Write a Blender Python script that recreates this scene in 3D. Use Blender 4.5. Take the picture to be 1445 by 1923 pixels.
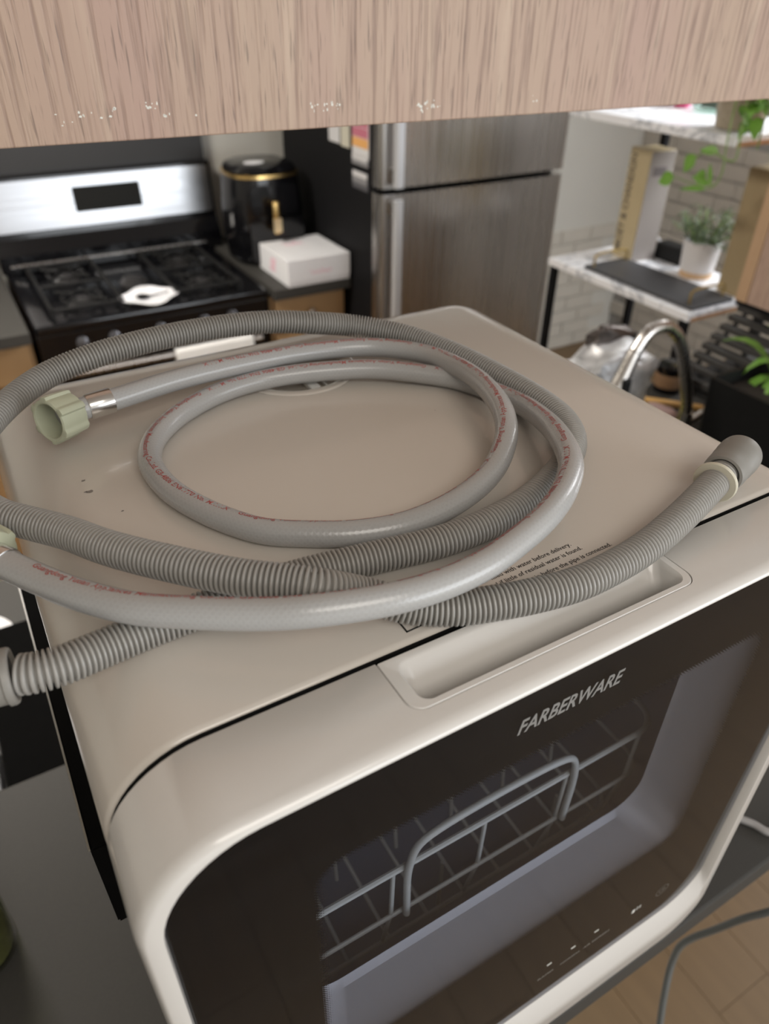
import bpy, bmesh, math, random
from mathutils import Vector, Matrix, noise
random.seed(7)
for o in list(bpy.data.objects): bpy.data.objects.remove(o)
S = bpy.context.scene
COL = S.collection
PI = math.pi

# ------------------------------------------------------------------ camera
cam_data = bpy.data.cameras.new('camera')
cam = bpy.data.objects.new('camera', cam_data)
COL.objects.link(cam)
RC = ((0.8640073797998401, -0.5032981058851601, 0.01350052827948164),
      (-0.28463498271994747, -0.5103972115546135, -0.811466335129986),
      (0.41530010144885604, 0.6972701793778976, -0.584243205084051))   # rows: right, down, forward
right, down, fwd = Vector(RC[0]), Vector(RC[1]), Vector(RC[2])
mw = Matrix(((right.x, -down.x, -fwd.x, -0.2054),
             (right.y, -down.y, -fwd.y, -0.1441),
             (right.z, -down.z, -fwd.z, 1.7788),
             (0, 0, 0, 1)))
cam.matrix_world = mw
cam_data.sensor_fit = 'VERTICAL'
cam_data.sensor_height = 36.0
cam_data.sensor_width = 27.05
cam_data.lens = 1375.5 / 1923 * 36.0
cam_data.clip_start = 0.02
cam_data.clip_end = 60
cam_data.dof.use_dof = True
cam_data.dof.focus_distance = 0.39
cam_data.dof.aperture_fstop = 7.5
S.camera = cam

# ------------------------------------------------------------------ light and exposure
w = bpy.data.worlds.new('world'); S.world = w; w.use_nodes = True
w.node_tree.nodes['Background'].inputs[0].default_value = (1.0, 0.97, 0.92, 1)
w.node_tree.nodes['Background'].inputs[1].default_value = 0.72

def area(name, loc, target, sx, sy, power, color):
    d = bpy.data.lights.new(name, 'AREA'); d.shape = 'RECTANGLE'; d.size = sx; d.size_y = sy
    d.energy = power; d.color = color
    o = bpy.data.objects.new(name, d); COL.objects.link(o); o.location = loc
    o.rotation_euler = (Vector(target) - Vector(loc)).to_track_quat('-Z', 'Y').to_euler()
    return o
area('window_light_front', (1.6, -2.6, 1.9), (0.2, 0.2, 1.2), 2.4, 1.8, 62, (0.90, 0.95, 1.0))
area('window_light_kitchen', (2.4, 0.9, 2.3), (0.1, 1.2, 1.2), 1.2, 1.0, 62, (0.95, 0.97, 1.0))
area('ceiling_fill', (-0.5, 1.9, 2.38), (-0.5, 1.9, 0.0), 0.5, 0.5, 40, (1.0, 0.93, 0.84))  # added fill under the ceiling, no known fixture; brightens the kitchen background
area('living_room_fill', (-0.2, -0.9, 2.38), (-0.2, -0.9, 0.0), 0.7, 0.7, 8, (1.0, 0.94, 0.86))  # added fill from above and in front, to brighten the dishwasher top
S.view_settings.view_transform = 'Standard'
S.view_settings.look = 'None'
S.view_settings.exposure = 0.22
S.view_settings.gamma = 1.0
S.view_settings.use_curve_mapping = False

# ------------------------------------------------------------------ materials
def nodes_of(name):
    m = bpy.data.materials.new(name); m.use_nodes = True
    nt = m.node_tree
    return m, nt, nt.nodes['Principled BSDF']

def mat(name, col, rough=0.5, metal=0.0, vary=0.0, scale=20, bump=0.0, bscale=200, coat=0.0, spec=0.5, stretch=(1, 1, 1), alpha=None, sss=0, trans=0):
    m, nt, b = nodes_of(name)
    c = (col[0], col[1], col[2], 1)
    b.inputs['Base Color'].default_value = c
    b.inputs['Roughness'].default_value = rough
    b.inputs['Metallic'].default_value = metal
    b.inputs['Specular IOR Level'].default_value = spec
    if coat: b.inputs['Coat Weight'].default_value = coat
    if sss:
        b.inputs['Subsurface Weight'].default_value = sss
        b.inputs['Subsurface Radius'].default_value = (0.006, 0.006, 0.005)
    if trans: b.inputs['Transmission Weight'].default_value = trans
    tc = nt.nodes.new('ShaderNodeTexCoord')
    mp = nt.nodes.new('ShaderNodeMapping'); mp.inputs['Scale'].default_value = stretch
    nt.links.new(tc.outputs['Object'], mp.inputs['Vector'])
    n = nt.nodes.new('ShaderNodeTexNoise'); n.inputs['Scale'].default_value = scale; n.inputs['Detail'].default_value = 4
    nt.links.new(mp.outputs[0], n.inputs['Vector'])
    v = vary if vary else 0.03
    r = nt.nodes.new('ShaderNodeMix'); r.data_type = 'RGBA'
    r.inputs[6].default_value = tuple(x * (1 - v) for x in col) + (1,)
    r.inputs[7].default_value = tuple(min(1, x * (1 + v)) for x in col) + (1,)
    nt.links.new(n.outputs['Fac'], r.inputs[0]); nt.links.new(r.outputs[2], b.inputs['Base Color'])
    if bump:
        n2 = nt.nodes.new('ShaderNodeTexNoise'); n2.inputs['Scale'].default_value = bscale
        nt.links.new(mp.outputs[0], n2.inputs['Vector'])
        bp = nt.nodes.new('ShaderNodeBump'); bp.inputs['Strength'].default_value = bump; bp.inputs['Distance'].default_value = 0.002
        nt.links.new(n2.outputs['Fac'], bp.inputs['Height']); nt.links.new(bp.outputs[0], b.inputs['Normal'])
    return m

def oak_mat(name, base, dark, pink):
    m, nt, b = nodes_of(name)
    L = nt.links.new; N = nt.nodes.new
    tc = N('ShaderNodeTexCoord')
    def noise_at(sc, scale, detail=5):
        mp = N('ShaderNodeMapping'); mp.inputs['Scale'].default_value = sc; L(tc.outputs['Object'], mp.inputs['Vector'])
        n = N('ShaderNodeTexNoise'); n.inputs['Scale'].default_value = scale; n.inputs['Detail'].default_value = detail
        L(mp.outputs[0], n.inputs['Vector']); return n
    def ramp(src, p0, p1):
        r = N('ShaderNodeMapRange'); r.inputs['From Min'].default_value = p0; r.inputs['From Max'].default_value = p1
        L(src.outputs['Fac'], r.inputs['Value']); return r
    def mixc(fac, a, bcol):
        x = N('ShaderNodeMix'); x.data_type = 'RGBA'; L(fac, x.inputs[0])
        if isinstance(a, tuple): x.inputs[6].default_value = a + (1,)
        else: L(a, x.inputs[6])
        x.inputs[7].default_value = bcol + (1,)
        return x.outputs[2]
    broad = ramp(noise_at((1, 1, 0.12), 9), 0.35, 0.65)
    c = mixc(broad.outputs[0], base, pink)
    grain = ramp(noise_at((1, 1, 0.04), 250, 4), 0.49, 0.66)
    g2 = N('ShaderNodeMath'); g2.operation = 'MULTIPLY'; g2.inputs[1].default_value = 0.68
    L(grain.outputs[0], g2.inputs[0])
    c = mixc(g2.outputs[0], c, dark)
    pores = ramp(noise_at((1, 1, 0.06), 480, 2), 0.60, 0.70)
    g3 = N('ShaderNodeMath'); g3.operation = 'MULTIPLY'; g3.inputs[1].default_value = 0.6
    L(pores.outputs[0], g3.inputs[0])
    c = mixc(g3.outputs[0], c, tuple(x * 0.45 for x in dark))
    light = ramp(noise_at((1, 1, 0.05), 60, 3), 0.55, 0.75)
    g4 = N('ShaderNodeMath'); g4.operation = 'MULTIPLY'; g4.inputs[1].default_value = 0.35
    L(light.outputs[0], g4.inputs[0])
    c = mixc(g4.outputs[0], c, (0.70, 0.56, 0.42))
    L(c, b.inputs['Base Color']); b.inputs['Roughness'].default_value = 0.5
    bp = N('ShaderNodeBump'); bp.inputs['Strength'].default_value = 0.35; bp.inputs['Distance'].default_value = 0.0006; bp.invert = True
    L(grain.outputs[0], bp.inputs['Height']); L(bp.outputs[0], b.inputs['Normal'])
    return m

def brushed_mat(name, col, stretch, rough=0.3):
    m, nt, b = nodes_of(name)
    L = nt.links.new; N = nt.nodes.new
    b.inputs['Metallic'].default_value = 1.0; b.inputs['Base Color'].default_value = col + (1,)
    tc = N('ShaderNodeTexCoord'); mp = N('ShaderNodeMapping'); mp.inputs['Scale'].default_value = stretch
    L(tc.outputs['Object'], mp.inputs['Vector'])
    n = N('ShaderNodeTexNoise'); n.inputs['Scale'].default_value = 60; n.inputs['Detail'].default_value = 4; L(mp.outputs[0], n.inputs['Vector'])
    r = N('ShaderNodeMapRange'); r.inputs['To Min'].default_value = rough - 0.07; r.inputs['To Max'].default_value = rough + 0.09
    L(n.outputs['Fac'], r.inputs['Value']); L(r.outputs[0], b.inputs['Roughness'])
    bp = N('ShaderNodeBump'); bp.inputs['Strength'].default_value = 0.12; bp.inputs['Distance'].default_value = 0.001
    L(n.outputs['Fac'], bp.inputs['Height']); L(bp.outputs[0], b.inputs['Normal'])
    return m

def marble_mat(name):
    m, nt, b = nodes_of(name)
    L = nt.links.new; N = nt.nodes.new
    tc = N('ShaderNodeTexCoord')
    n = N('ShaderNodeTexNoise'); n.inputs['Scale'].default_value = 5; n.inputs['Detail'].default_value = 8; n.inputs['Distortion'].default_value = 2.2
    L(tc.outputs['Object'], n.inputs['Vector'])
    r = N('ShaderNodeValToRGB'); e = r.color_ramp.elements
    e[0].position = 0.46; e[0].color = (0.86, 0.87, 0.90, 1); e[1].position = 0.54; e[1].color = (0.86, 0.87, 0.90, 1)
    x = r.color_ramp.elements.new(0.5); x.color = (0.42, 0.44, 0.48, 1)
    L(n.outputs['Fac'], r.inputs[0]); L(r.outputs[0], b.inputs['Base Color']); b.inputs['Roughness'].default_value = 0.3
    return m

def glass_mat(name, tint=(0.9, 0.92, 0.95), rough=0.02, haze=0.0):
    m = bpy.data.materials.new(name); m.use_nodes = True; nt = m.node_tree; nt.nodes.clear()
    N = nt.nodes.new; L = nt.links.new
    out = N('ShaderNodeOutputMaterial'); tr = N('ShaderNodeBsdfTransparent'); tr.inputs[0].default_value = tint + (1,)
    gl = N('ShaderNodeBsdfGlossy'); gl.inputs['Roughness'].default_value = rough
    fr = N('ShaderNodeFresnel'); fr.inputs[0].default_value = 1.33
    ge = N('ShaderNodeNewGeometry'); inv = N('ShaderNodeMath'); inv.operation = 'SUBTRACT'; inv.inputs[0].default_value = 1.0; L(ge.outputs['Backfacing'], inv.inputs[1])
    mu = N('ShaderNodeMath'); mu.operation = 'MULTIPLY'; L(fr.outputs[0], mu.inputs[0]); L(inv.outputs[0], mu.inputs[1])
    mx = N('ShaderNodeMixShader'); L(mu.outputs[0], mx.inputs[0]); L(tr.outputs[0], mx.inputs[1]); L(gl.outputs[0], mx.inputs[2])
    res = mx.outputs[0]
    if haze:     # smeared, dusty film wiped over the glass
        tc = N('ShaderNodeTexCoord'); mp = N('ShaderNodeMapping'); mp.inputs['Rotation'].default_value = (0, 0.9, 0); mp.inputs['Scale'].default_value = (3, 1, 16)
        n = N('ShaderNodeTexNoise'); n.inputs['Scale'].default_value = 3; n.inputs['Detail'].default_value = 3
        L(tc.outputs['Object'], mp.inputs['Vector']); L(mp.outputs[0], n.inputs['Vector'])
        r = N('ShaderNodeMapRange'); r.inputs['From Min'].default_value = 0.35; r.inputs['From Max'].default_value = 0.75; r.inputs['To Max'].default_value = haze
        L(n.outputs['Fac'], r.inputs['Value'])
        df = N('ShaderNodeBsdfDiffuse'); df.inputs[0].default_value = (0.55, 0.57, 0.60, 1)
        m2 = N('ShaderNodeMixShader'); L(r.outputs[0], m2.inputs[0]); L(res, m2.inputs[1]); L(df.outputs[0], m2.inputs[2]); res = m2.outputs[0]
    L(res, out.inputs[0])
    return m

def halftone_mat(name, x0, x1, z0, z1, r):
    """black screen print with a dotted fade around the clear window"""
    m = bpy.data.materials.new(name); m.use_nodes = True; nt = m.node_tree; b = nt.nodes['Principled BSDF']
    b.inputs['Base Color'].default_value = (0.003, 0.003, 0.0035, 1); b.inputs['Roughness'].default_value = 0.6
    b.inputs['Specular IOR Level'].default_value = 0.1
    N = nt.nodes.new; L = nt.links.new
    tc = N('ShaderNodeTexCoord'); sp = N('ShaderNodeSeparateXYZ'); L(tc.outputs['Object'], sp.inputs[0])
    def M(op, a, bb=None, c=None):
        n = N('ShaderNodeMath'); n.operation = op
        for i, v in enumerate((a, bb, c)):
            if v is None: continue
            if isinstance(v, (int, float)): n.inputs[i].default_value = v
            else: L(v, n.inputs[i])
        return n.outputs[0]
    cx, cz, hx, hz = (x0 + x1) / 2, (z0 + z1) / 2, (x1 - x0) / 2 - r, (z1 - z0) / 2 - r
    qx = M('SUBTRACT', M('ABSOLUTE', M('SUBTRACT', sp.outputs[0], cx)), hx)
    qz = M('SUBTRACT', M('ABSOLUTE', M('SUBTRACT', sp.outputs[2], cz)), hz)
    mx_, mz_ = M('MAXIMUM', qx, 0.0), M('MAXIMUM', qz, 0.0)
    outer = M('SQRT', M('ADD', M('MULTIPLY', mx_, mx_), M('MULTIPLY', mz_, mz_)))
    inner = M('MINIMUM', M('MAXIMUM', qx, qz), 0.0)
    d = M('SUBTRACT', M('ADD', outer, inner), r)          # >0 outside the window
    P = 0.0022
    u = M('ADD', sp.outputs[0], sp.outputs[2]); v = M('SUBTRACT', sp.outputs[0], sp.outputs[2])
    fu = M('SUBTRACT', M('FRACT', M('DIVIDE', u, P)), 0.5); fv = M('SUBTRACT', M('FRACT', M('DIVIDE', v, P)), 0.5)
    rr = M('SQRT', M('ADD', M('MULTIPLY', fu, fu), M('MULTIPLY', fv, fv)))
    size = M('MULTIPLY', M('ADD', M('DIVIDE', d, 0.007), 1.0), 0.72)      # dot radius grows over 7 mm to full black at the edge
    black = M('LESS_THAN', rr, size)
    tr = N('ShaderNodeBsdfTransparent'); mx = N('ShaderNodeMixShader')
    L(black, mx.inputs[0]); L(tr.outputs[0], mx.inputs[1]); L(b.outputs[0], mx.inputs[2])
    L(mx.outputs[0], nt.nodes['Material Output'].inputs[0])
    return m

# ------------------------------------------------------------------ object helpers
WM = {}
def tag(o, label=None, cat=None, group=None, kind=None):
    if label: o['label'] = label
    if cat: o['category'] = cat
    if group: o['group'] = group
    if kind: o['kind'] = kind
    return o
def thing(name, label, cat, loc=(0, 0, 0), rotz=0.0, group=None):
    o = bpy.data.objects.new(name, None); COL.objects.link(o)
    o.location = loc; o.rotation_euler = (0, 0, rotz); o.empty_display_size = 0.05
    WM[o] = Matrix.Translation(loc) @ Matrix.Rotation(rotz, 4, 'Z')
    return tag(o, label, cat, group)
def obj(name, geo, material, parent=None, local=False, smooth=False, label=None, cat=None, group=None, kind=None, uvs=None):
    """geo = (verts, faces). World coordinates unless local (then in the parent's frame)."""
    vs, fs = geo
    me = bpy.data.meshes.new(name)
    if parent is not None and not local:
        inv = WM[parent].inverted(); vs = [inv @ Vector(v) for v in vs]
    me.from_pydata([tuple(v) for v in vs], [], fs)
    me.validate()
    if uvs is not None:
        uvl = me.uv_layers.new(name='UVMap')
        for lp in me.loops: uvl.data[lp.index].uv = uvs[lp.vertex_index]
    me.materials.append(material)
    if smooth:
        for p in me.polygons: p.use_smooth = True
        try: me.set_sharp_from_angle(angle=math.radians(38))
        except Exception: pass
    o = bpy.data.objects.new(name, me); COL.objects.link(o)
    if parent is not None:
        o.parent = parent; WM[o] = WM[parent]
    else: WM[o] = Matrix.Identity(4)
    return tag(o, label, cat, group, kind)

def join(*gs):
    V, F = [], []
    for vs, fs in gs:
        n = len(V); V += [tuple(v) for v in vs]; F += [tuple(i + n for i in f) for f in fs]
    return V, F
def xf(geo, M_):
    return [M_ @ Vector(v) for v in geo[0]], geo[1]
def move(geo, d):
    return [(v[0] + d[0], v[1] + d[1], v[2] + d[2]) for v in geo[0]], geo[1]
def box(lo, hi, bev=0.0, seg=2):
    bm = bmesh.new()
    bmesh.ops.create_cube(bm, size=1)
    s = [hi[i] - lo[i] for i in range(3)]; c = [(hi[i] + lo[i]) / 2 for i in range(3)]
    for v in bm.verts: v.co = Vector((v.co.x * s[0] + c[0], v.co.y * s[1] + c[1], v.co.z * s[2] + c[2]))
    if bev > 0:
        bmesh.ops.bevel(bm, geom=list(bm.edges), offset=min(bev, min(s) * 0.45), segments=seg, profile=0.5, affect='EDGES')
    return from_bm(bm)
def from_bm(bm):
    bm.verts.ensure_lookup_table(); bm.verts.index_update()
    g = ([tuple(v.co) for v in bm.verts], [tuple(v.index for v in f.verts) for f in bm.faces]); bm.free(); return g
def rr(x0, x1, z0, z1, r, n=10):
    """rounded rectangle outline (counter-clockwise), r = radius or 4 radii (bl, br, tr, tl)"""
    rs = r if isinstance(r, (tuple, list)) else (r,) * 4
    P = []
    for (cx, cz, a0, q) in ((x0 + rs[0], z0 + rs[0], PI, rs[0]), (x1 - rs[1], z0 + rs[1], 1.5 * PI, rs[1]), (x1 - rs[2], z1 - rs[2], 0, rs[2]), (x0 + rs[3], z1 - rs[3], 0.5 * PI, rs[3])):
        for i in range(n + 1):
            a = a0 + i / n * PI / 2; P.append((cx + q * math.cos(a), cz + q * math.sin(a)))
    return P
def loft(rings, cap0=True, cap1=True, closed=True):
    V, F = [], []; n = len(rings[0])
    for r in rings: V += [tuple(p) for p in r]
    for k in range(len(rings) - 1):
        for i in range(n if closed else n - 1):
            j = (i + 1) % n; F.append((k * n + i, k * n + j, (k + 1) * n + j, (k + 1) * n + i))
    if cap0: F.append(tuple(range(n - 1, -1, -1)))
    if cap1: F.append(tuple((len(rings) - 1) * n + i for i in range(n)))
    return V, F
def lathe(profile, seg=32, center=(0, 0, 0), axis='Z', cap=True):
    rings = []
    for r, h in profile:
        ring = []
        for i in range(seg):
            a = 2 * PI * i / seg; x, y = r * math.cos(a), r * math.sin(a)
            p = (x, y, h) if axis == 'Z' else ((x, -h, y) if axis == 'Y' else (h, x, y))
            ring.append((p[0] + center[0], p[1] + center[1], p[2] + center[2]))
        rings.append(ring)
    return loft(rings, cap, cap)
def catmull(P, step):
    P = [Vector(p) for p in P]; P = [P[0] * 2 - P[1]] + P + [P[-1] * 2 - P[-2]]
    dense = []
    for i in range(1, len(P) - 2):
        p0, p1, p2, p3 = P[i - 1:i + 3]
        t0 = 0; t1 = t0 + (p1 - p0).length ** .5; t2 = t1 + (p2 - p1).length ** .5; t3 = t2 + (p3 - p2).length ** .5
        for k in range(24):
            t = t1 + (t2 - t1) * k / 24
            A1 = p0 * ((t1 - t) / (t1 - t0)) + p1 * ((t - t0) / (t1 - t0)); A2 = p1 * ((t2 - t) / (t2 - t1)) + p2 * ((t - t1) / (t2 - t1)); A3 = p2 * ((t3 - t) / (t3 - t2)) + p3 * ((t - t2) / (t3 - t2))
            B1 = A1 * ((t2 - t) / (t2 - t0)) + A2 * ((t - t0) / (t2 - t0)); B2 = A2 * ((t3 - t) / (t3 - t1)) + A3 * ((t - t1) / (t3 - t1))
            dense.append(B1 * ((t2 - t) / (t2 - t1)) + B2 * ((t - t1) / (t2 - t1)))
    dense.append(P[-2])
    out = [dense[0]]; acc = 0.0; nxt = step
    for a, b in zip(dense[:-1], dense[1:]):
        L = (b - a).length
        while L > 0 and acc + L >= nxt:
            out.append(a.lerp(b, (nxt - acc) / L)); nxt += step
        acc += L
    return out
def smooth_pts(P, it):
    P = [p.copy() for p in P]
    for _ in range(it):
        P = [P[0]] + [(P[i - 1] + P[i] * 2 + P[i + 1]) / 4 for i in range(1, len(P) - 1)] + [P[-1]]
    return P
def frames(P):
    T = []
    for i in range(len(P)):
        T.append((P[min(i + 1, len(P) - 1)] - P[max(i - 1, 0)]).normalized())
    N = Vector((0, 0, 1)); N = (N - T[0] * N.dot(T[0])).normalized() if abs(T[0].z) < .95 else Vector((1, 0, 0)).cross(T[0]).normalized()
    out = []
    for t in T:
        N = (N - t * N.dot(t)).normalized(); out.append((t, N.copy(), t.cross(N)))
    return out
def tube(P, r, seg=12, caps=True, uv=False):
    """r = number or function(i, n)"""
    P = [Vector(p) for p in P]; FR = frames(P); V, F, U = [], [], []
    n = len(P); s = 0
    for i, (p, (t, N, B)) in enumerate(zip(P, FR)):
        if i: s += (P[i] - P[i - 1]).length
        ri = r(i, n) if callable(r) else r
        for k in range(seg):
            a = 2 * PI * k / seg; V.append(tuple(p + (N * math.cos(a) + B * math.sin(a)) * ri)); U.append((s, k / seg))
    for i in range(n - 1):
        for k in range(seg):
            j = (k + 1) % seg; F.append((i * seg + k, i * seg + j, (i + 1) * seg + j, (i + 1) * seg + k))
    if caps: F.append(tuple(range(seg - 1, -1, -1))); F.append(tuple((n - 1) * seg + k for k in range(seg)))
    return (V, F, U) if uv else (V, F)
def boolean(a, b):
    """a minus b, both (verts, faces)"""
    oa = obj('tmp_a', a, TMP); ob = obj('tmp_b', b, TMP)
    for o in (oa, ob):
        bm = bmesh.new(); bm.from_mesh(o.data); bmesh.ops.recalc_face_normals(bm, faces=bm.faces); bm.to_mesh(o.data); bm.free()
    md = oa.modifiers.new('b', 'BOOLEAN'); md.operation = 'DIFFERENCE'; md.solver = 'EXACT'; md.object = ob
    dg = bpy.context.evaluated_depsgraph_get(); dg.update()
    me = bpy.data.meshes.new_from_object(oa.evaluated_get(dg))
    g = ([tuple(v.co) for v in me.vertices], [tuple(p.vertices) for p in me.polygons])
    bpy.data.objects.remove(oa); bpy.data.objects.remove(ob); bpy.data.meshes.remove(me)
    return g
def text_geo(body, size, extrude=0.0, shear=0.0, align='LEFT', offset=0.0, res=3):
    c = bpy.data.curves.new('txt', 'FONT'); c.body = body; c.size = size; c.extrude = extrude; c.shear = shear
    c.align_x = align; c.offset = offset; c.resolution_u = res
    o = bpy.data.objects.new('txt', c); COL.objects.link(o)
    dg = bpy.context.evaluated_depsgraph_get(); dg.update()
    me = bpy.data.meshes.new_from_object(o.evaluated_get(dg))
    g = ([tuple(v.co) for v in me.vertices], [tuple(p.vertices) for p in me.polygons])
    bpy.data.objects.remove(o); bpy.data.curves.remove(c); bpy.data.meshes.remove(me)
    return g
def place(geo, origin, ux, uy):
    """maps a flat x,y drawing onto a plane in space"""
    ux, uy, o = Vector(ux), Vector(uy), Vector(origin); uz = ux.cross(uy)
    return [tuple(o + ux * v[0] + uy * v[1] + uz * v[2]) for v in geo[0]], geo[1]
TMP = bpy.data.materials.new('tmp')
def leaf_geo(base, direction, up, L, W, fold=0.25, droop=0.3, n=6):
    d = Vector(direction).normalized(); u = Vector(up); s = d.cross(u).normalized(); u = s.cross(d)
    V, F = [], []
    for i in range(n + 1):
        t = i / n; wd = W * 0.5 * (math.sin(PI * min(1, t ** .75))) + 0.0005
        c = Vector(base) + d * (L * t) - Vector((0, 0, 1)) * droop * L * t * t
        V += [tuple(c - s * wd + u * wd * fold), tuple(c), tuple(c + s * wd + u * wd * fold)]
    for i in range(n):
        a = i * 3; F += [(a, a + 1, a + 4, a + 3), (a + 1, a + 2, a + 5, a + 4)]
    m = len(V)
    V += [(x, y, z - 0.0006) for x, y, z in V]
    F += [tuple(i + m for i in reversed(f)) for f in F]
    return V, F

# ------------------------------------------------------------------ shared materials
WHITE = mat('cream_white_plastic', (0.60, 0.555, 0.50), 0.22, 0, 0.015, 6, coat=0.25)
DOORW = mat('door_white_plastic', (0.64, 0.62, 0.59), 0.20, 0, 0.015, 6, coat=0.25)
LINER = mat('grey_door_liner', (0.40, 0.39, 0.40), 0.4)
TUBM = mat('tub_grey', (0.25, 0.27, 0.34), 0.4, 0.1)
BLACKP = mat('black_plastic', (0.009, 0.009, 0.009), 0.45, 0, 0.3, 90, 0.1, spec=0.2)
BLACKG = mat('black_gloss', (0.004, 0.004, 0.005), 0.14, 0, 0.1, 9, coat=0.15, spec=0.4)
MATTEB = mat('dull_black', (0.005, 0.005, 0.005), 0.85, 0, 0.2, 60, spec=0.03)
BLACKM = mat('black_matte_metal', (0.009, 0.009, 0.010), 0.6, 0, 0.2, 40, spec=0.12)
GREYH = mat('grey_corrugated_plastic', (0.31, 0.30, 0.28), 0.36, 0, 0.05, 60)
GREYC = mat('grey_rubber_cuff', (0.235, 0.225, 0.205), 0.48, 0, 0.06, 90)
CREAM = mat('cream_plastic_ring', (0.62, 0.59, 0.48), 0.35, sss=0.15)
LAM = mat('grey_laminate', (0.050, 0.048, 0.044), 0.55, 0, 0.12, 500, 0.05, 900, spec=0.22)
LAMEDGE = mat('laminate_edge', (0.095, 0.093, 0.088), 0.4, 0, 0.1, 300)
STEEL = brushed_mat('brushed_steel_vertical', (0.46, 0.44, 0.42), (1, 1, 0.02), 0.27)
STEELH = brushed_mat('brushed_steel_horizontal', (0.50, 0.51, 0.53), (0.02, 1, 1), 0.30)
NICKEL = brushed_mat('brushed_nickel', (0.60, 0.57, 0.54), (1, 1, 0.1), 0.27)
GOLD = mat('gold_metal', (0.72, 0.50, 0.20), 0.25, 1.0)
BRASS = mat('antique_brass', (0.45, 0.32, 0.12), 0.35, 1.0)
TANWOOD = mat('honey_maple_wood', (0.42, 0.27, 0.135), 0.45, 0, 0.12, 14, 0.05, 60, stretch=(1, 1, 0.12))
MARBLE = marble_mat('white_marble_laminate')
PAPERW = mat('white_card', (0.86, 0.87, 0.90), 0.5)
PINKINK = mat('pink_print', (0.80, 0.22, 0.36), 0.5)
WALLW = mat('wall_paint_white', (0.60, 0.59, 0.545), 0.7, 0, 0.02, 4)
WALLSH = mat('wall_paint_shaded', (0.34, 0.335, 0.32), 0.7, 0, 0.03, 4)  # wall paint darkened: the right wall's shade is put into its colour
BRICKP = mat('painted_brick', (0.56, 0.53, 0.47), 0.7, 0, 0.07, 12, 0.3, 60)
CEILM = mat('ceiling_paint', (0.75, 0.73, 0.70), 0.8)
LEAFM = mat('bright_green_leaf', (0.16, 0.34, 0.05), 0.4, 0, 0.25, 30, sss=0.1)
LEAFD = mat('dull_green_leaf', (0.085, 0.12, 0.055), 0.55, 0, 0.4, 40)
STEMM = mat('green_stem', (0.22, 0.34, 0.10), 0.5)
OAK = oak_mat('limed_oak', (0.48, 0.35, 0.255), (0.25, 0.155, 0.115), (0.46, 0.31, 0.245))
RED = mat('red_print', (0.36, 0.07, 0.065), 0.5)
INK = mat('black_print', (0.02, 0.02, 0.02), 0.5)
SILVERP = mat('silver_print', (0.22, 0.22, 0.215), 0.35)

# ------------------------------------------------------------------ setting: floor, walls, ceiling
FLX0, FLX1, FLY0, FLY1 = -2.6, 3.22, -3.4, 2.95
OAKFLOOR = mat('oak_floor', (0.185, 0.121, 0.062), 0.5, 0, 0.16, 6, 0.05, 60, stretch=(6, 0.5, 1))
FLOORB = mat('floor_underlay', (0.09, 0.06, 0.033), 0.6)
floor = obj('floor', box((FLX0, FLY0, -0.05), (FLX1, FLY1, -0.004)), FLOORB, kind='structure')
PW, PL = 0.16, 1.25
k = 0
pm = {}
xx = FLX0
while xx < FLX1 - 0.001:
    off = (k % 4) * 0.31; k += 1
    yy = FLY0 - off
    x2 = min(xx + PW, FLX1)
    while yy < FLY1:
        y1, y2 = max(yy, FLY0), min(yy + PL, FLY1)
        if y2 - y1 > 0.02:
            key = (round(x2 - xx, 3), round(y2 - y1, 3))
            if key not in pm:
                o = obj('floor_plank', box((0.0004, 0.0004, -0.004), (x2 - xx - 0.0004, y2 - y1 - 0.0004, 0), 0.0006, 1), OAKFLOOR, floor, local=True)
                pm[key] = o
            else:
                o = pm[key].copy(); COL.objects.link(o); o.parent = floor
            o.name = 'floor_plank'; o.location = (xx, y1, 0)
        yy += PL
    xx += PW

def wall(name, lo, hi, m): return obj(name, box(lo, hi), m, kind='structure')
wall_back = wall('wall_back', (-2.7, 2.95, 0), (3.32, 3.05, 2.42), WALLW)
wall_right = wall('wall_right', (3.24, -1.0, 0), (3.34, 2.95, 2.42), WALLSH)
wall_left = wall('wall_left', (-2.7, -3.4, 0), (-2.6, 2.95, 2.42), WALLW)
ceiling = wall('ceiling', (-2.7, -3.5, 2.42), (3.34, 3.05, 2.52), CEILM)
BH, BL = 0.078, 0.215
bg1 = box((0.003, -0.012, 0.003), (BL - 0.003, 0.004, BH - 0.003), 0.003, 1)
first = None
for row in range(9):
    for c_ in range(4):
        x = 2.36 + c_ * BL + (row % 2) * BL / 2 - BL * 0.25
        if x + BL > 3.24: continue
        if first is None:
            first = o = obj('brick', bg1, BRICKP, wall_back, local=True)
        else:
            o = first.copy(); COL.objects.link(o); o.parent = wall_back
        o.name = 'brick'; o.location = (x, 2.95, -0.02 + 0.02 + row * BH - 0.28 + 0.28)
bg2 = box((-0.012, 0.003, 0.003), (0.004, BL - 0.003, BH - 0.003), 0.003, 1)
first = None
for row in range(15):
    for c_ in range(7):
        y = 2.95 - (c_ + 1) * BL - (row % 2) * BL / 2 
        if first is None:
            first = o = obj('brick', bg2, BRICKP, wall_right, local=True)
        else:
            o = first.copy(); COL.objects.link(o); o.parent = wall_right
        o.name = 'brick'; o.location = (3.24, y, row * BH)

# ------------------------------------------------------------------ peninsula: raised bar ledge, lower counter
BT = 1.073
bar = thing('bar_ledge', 'raised charcoal grey laminate bar ledge under the white dishwasher', 'counter', (0, 0.227, 0))
obj('ledge_top', box((-1.6, -0.005, BT - 0.036), (0.62, 0.459, BT), 0.003), LAM, bar)
obj('support_wall', box((-1.6, 0.27, 0), (0.60, 0.42, BT - 0.036)), WALLW, bar)

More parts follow.
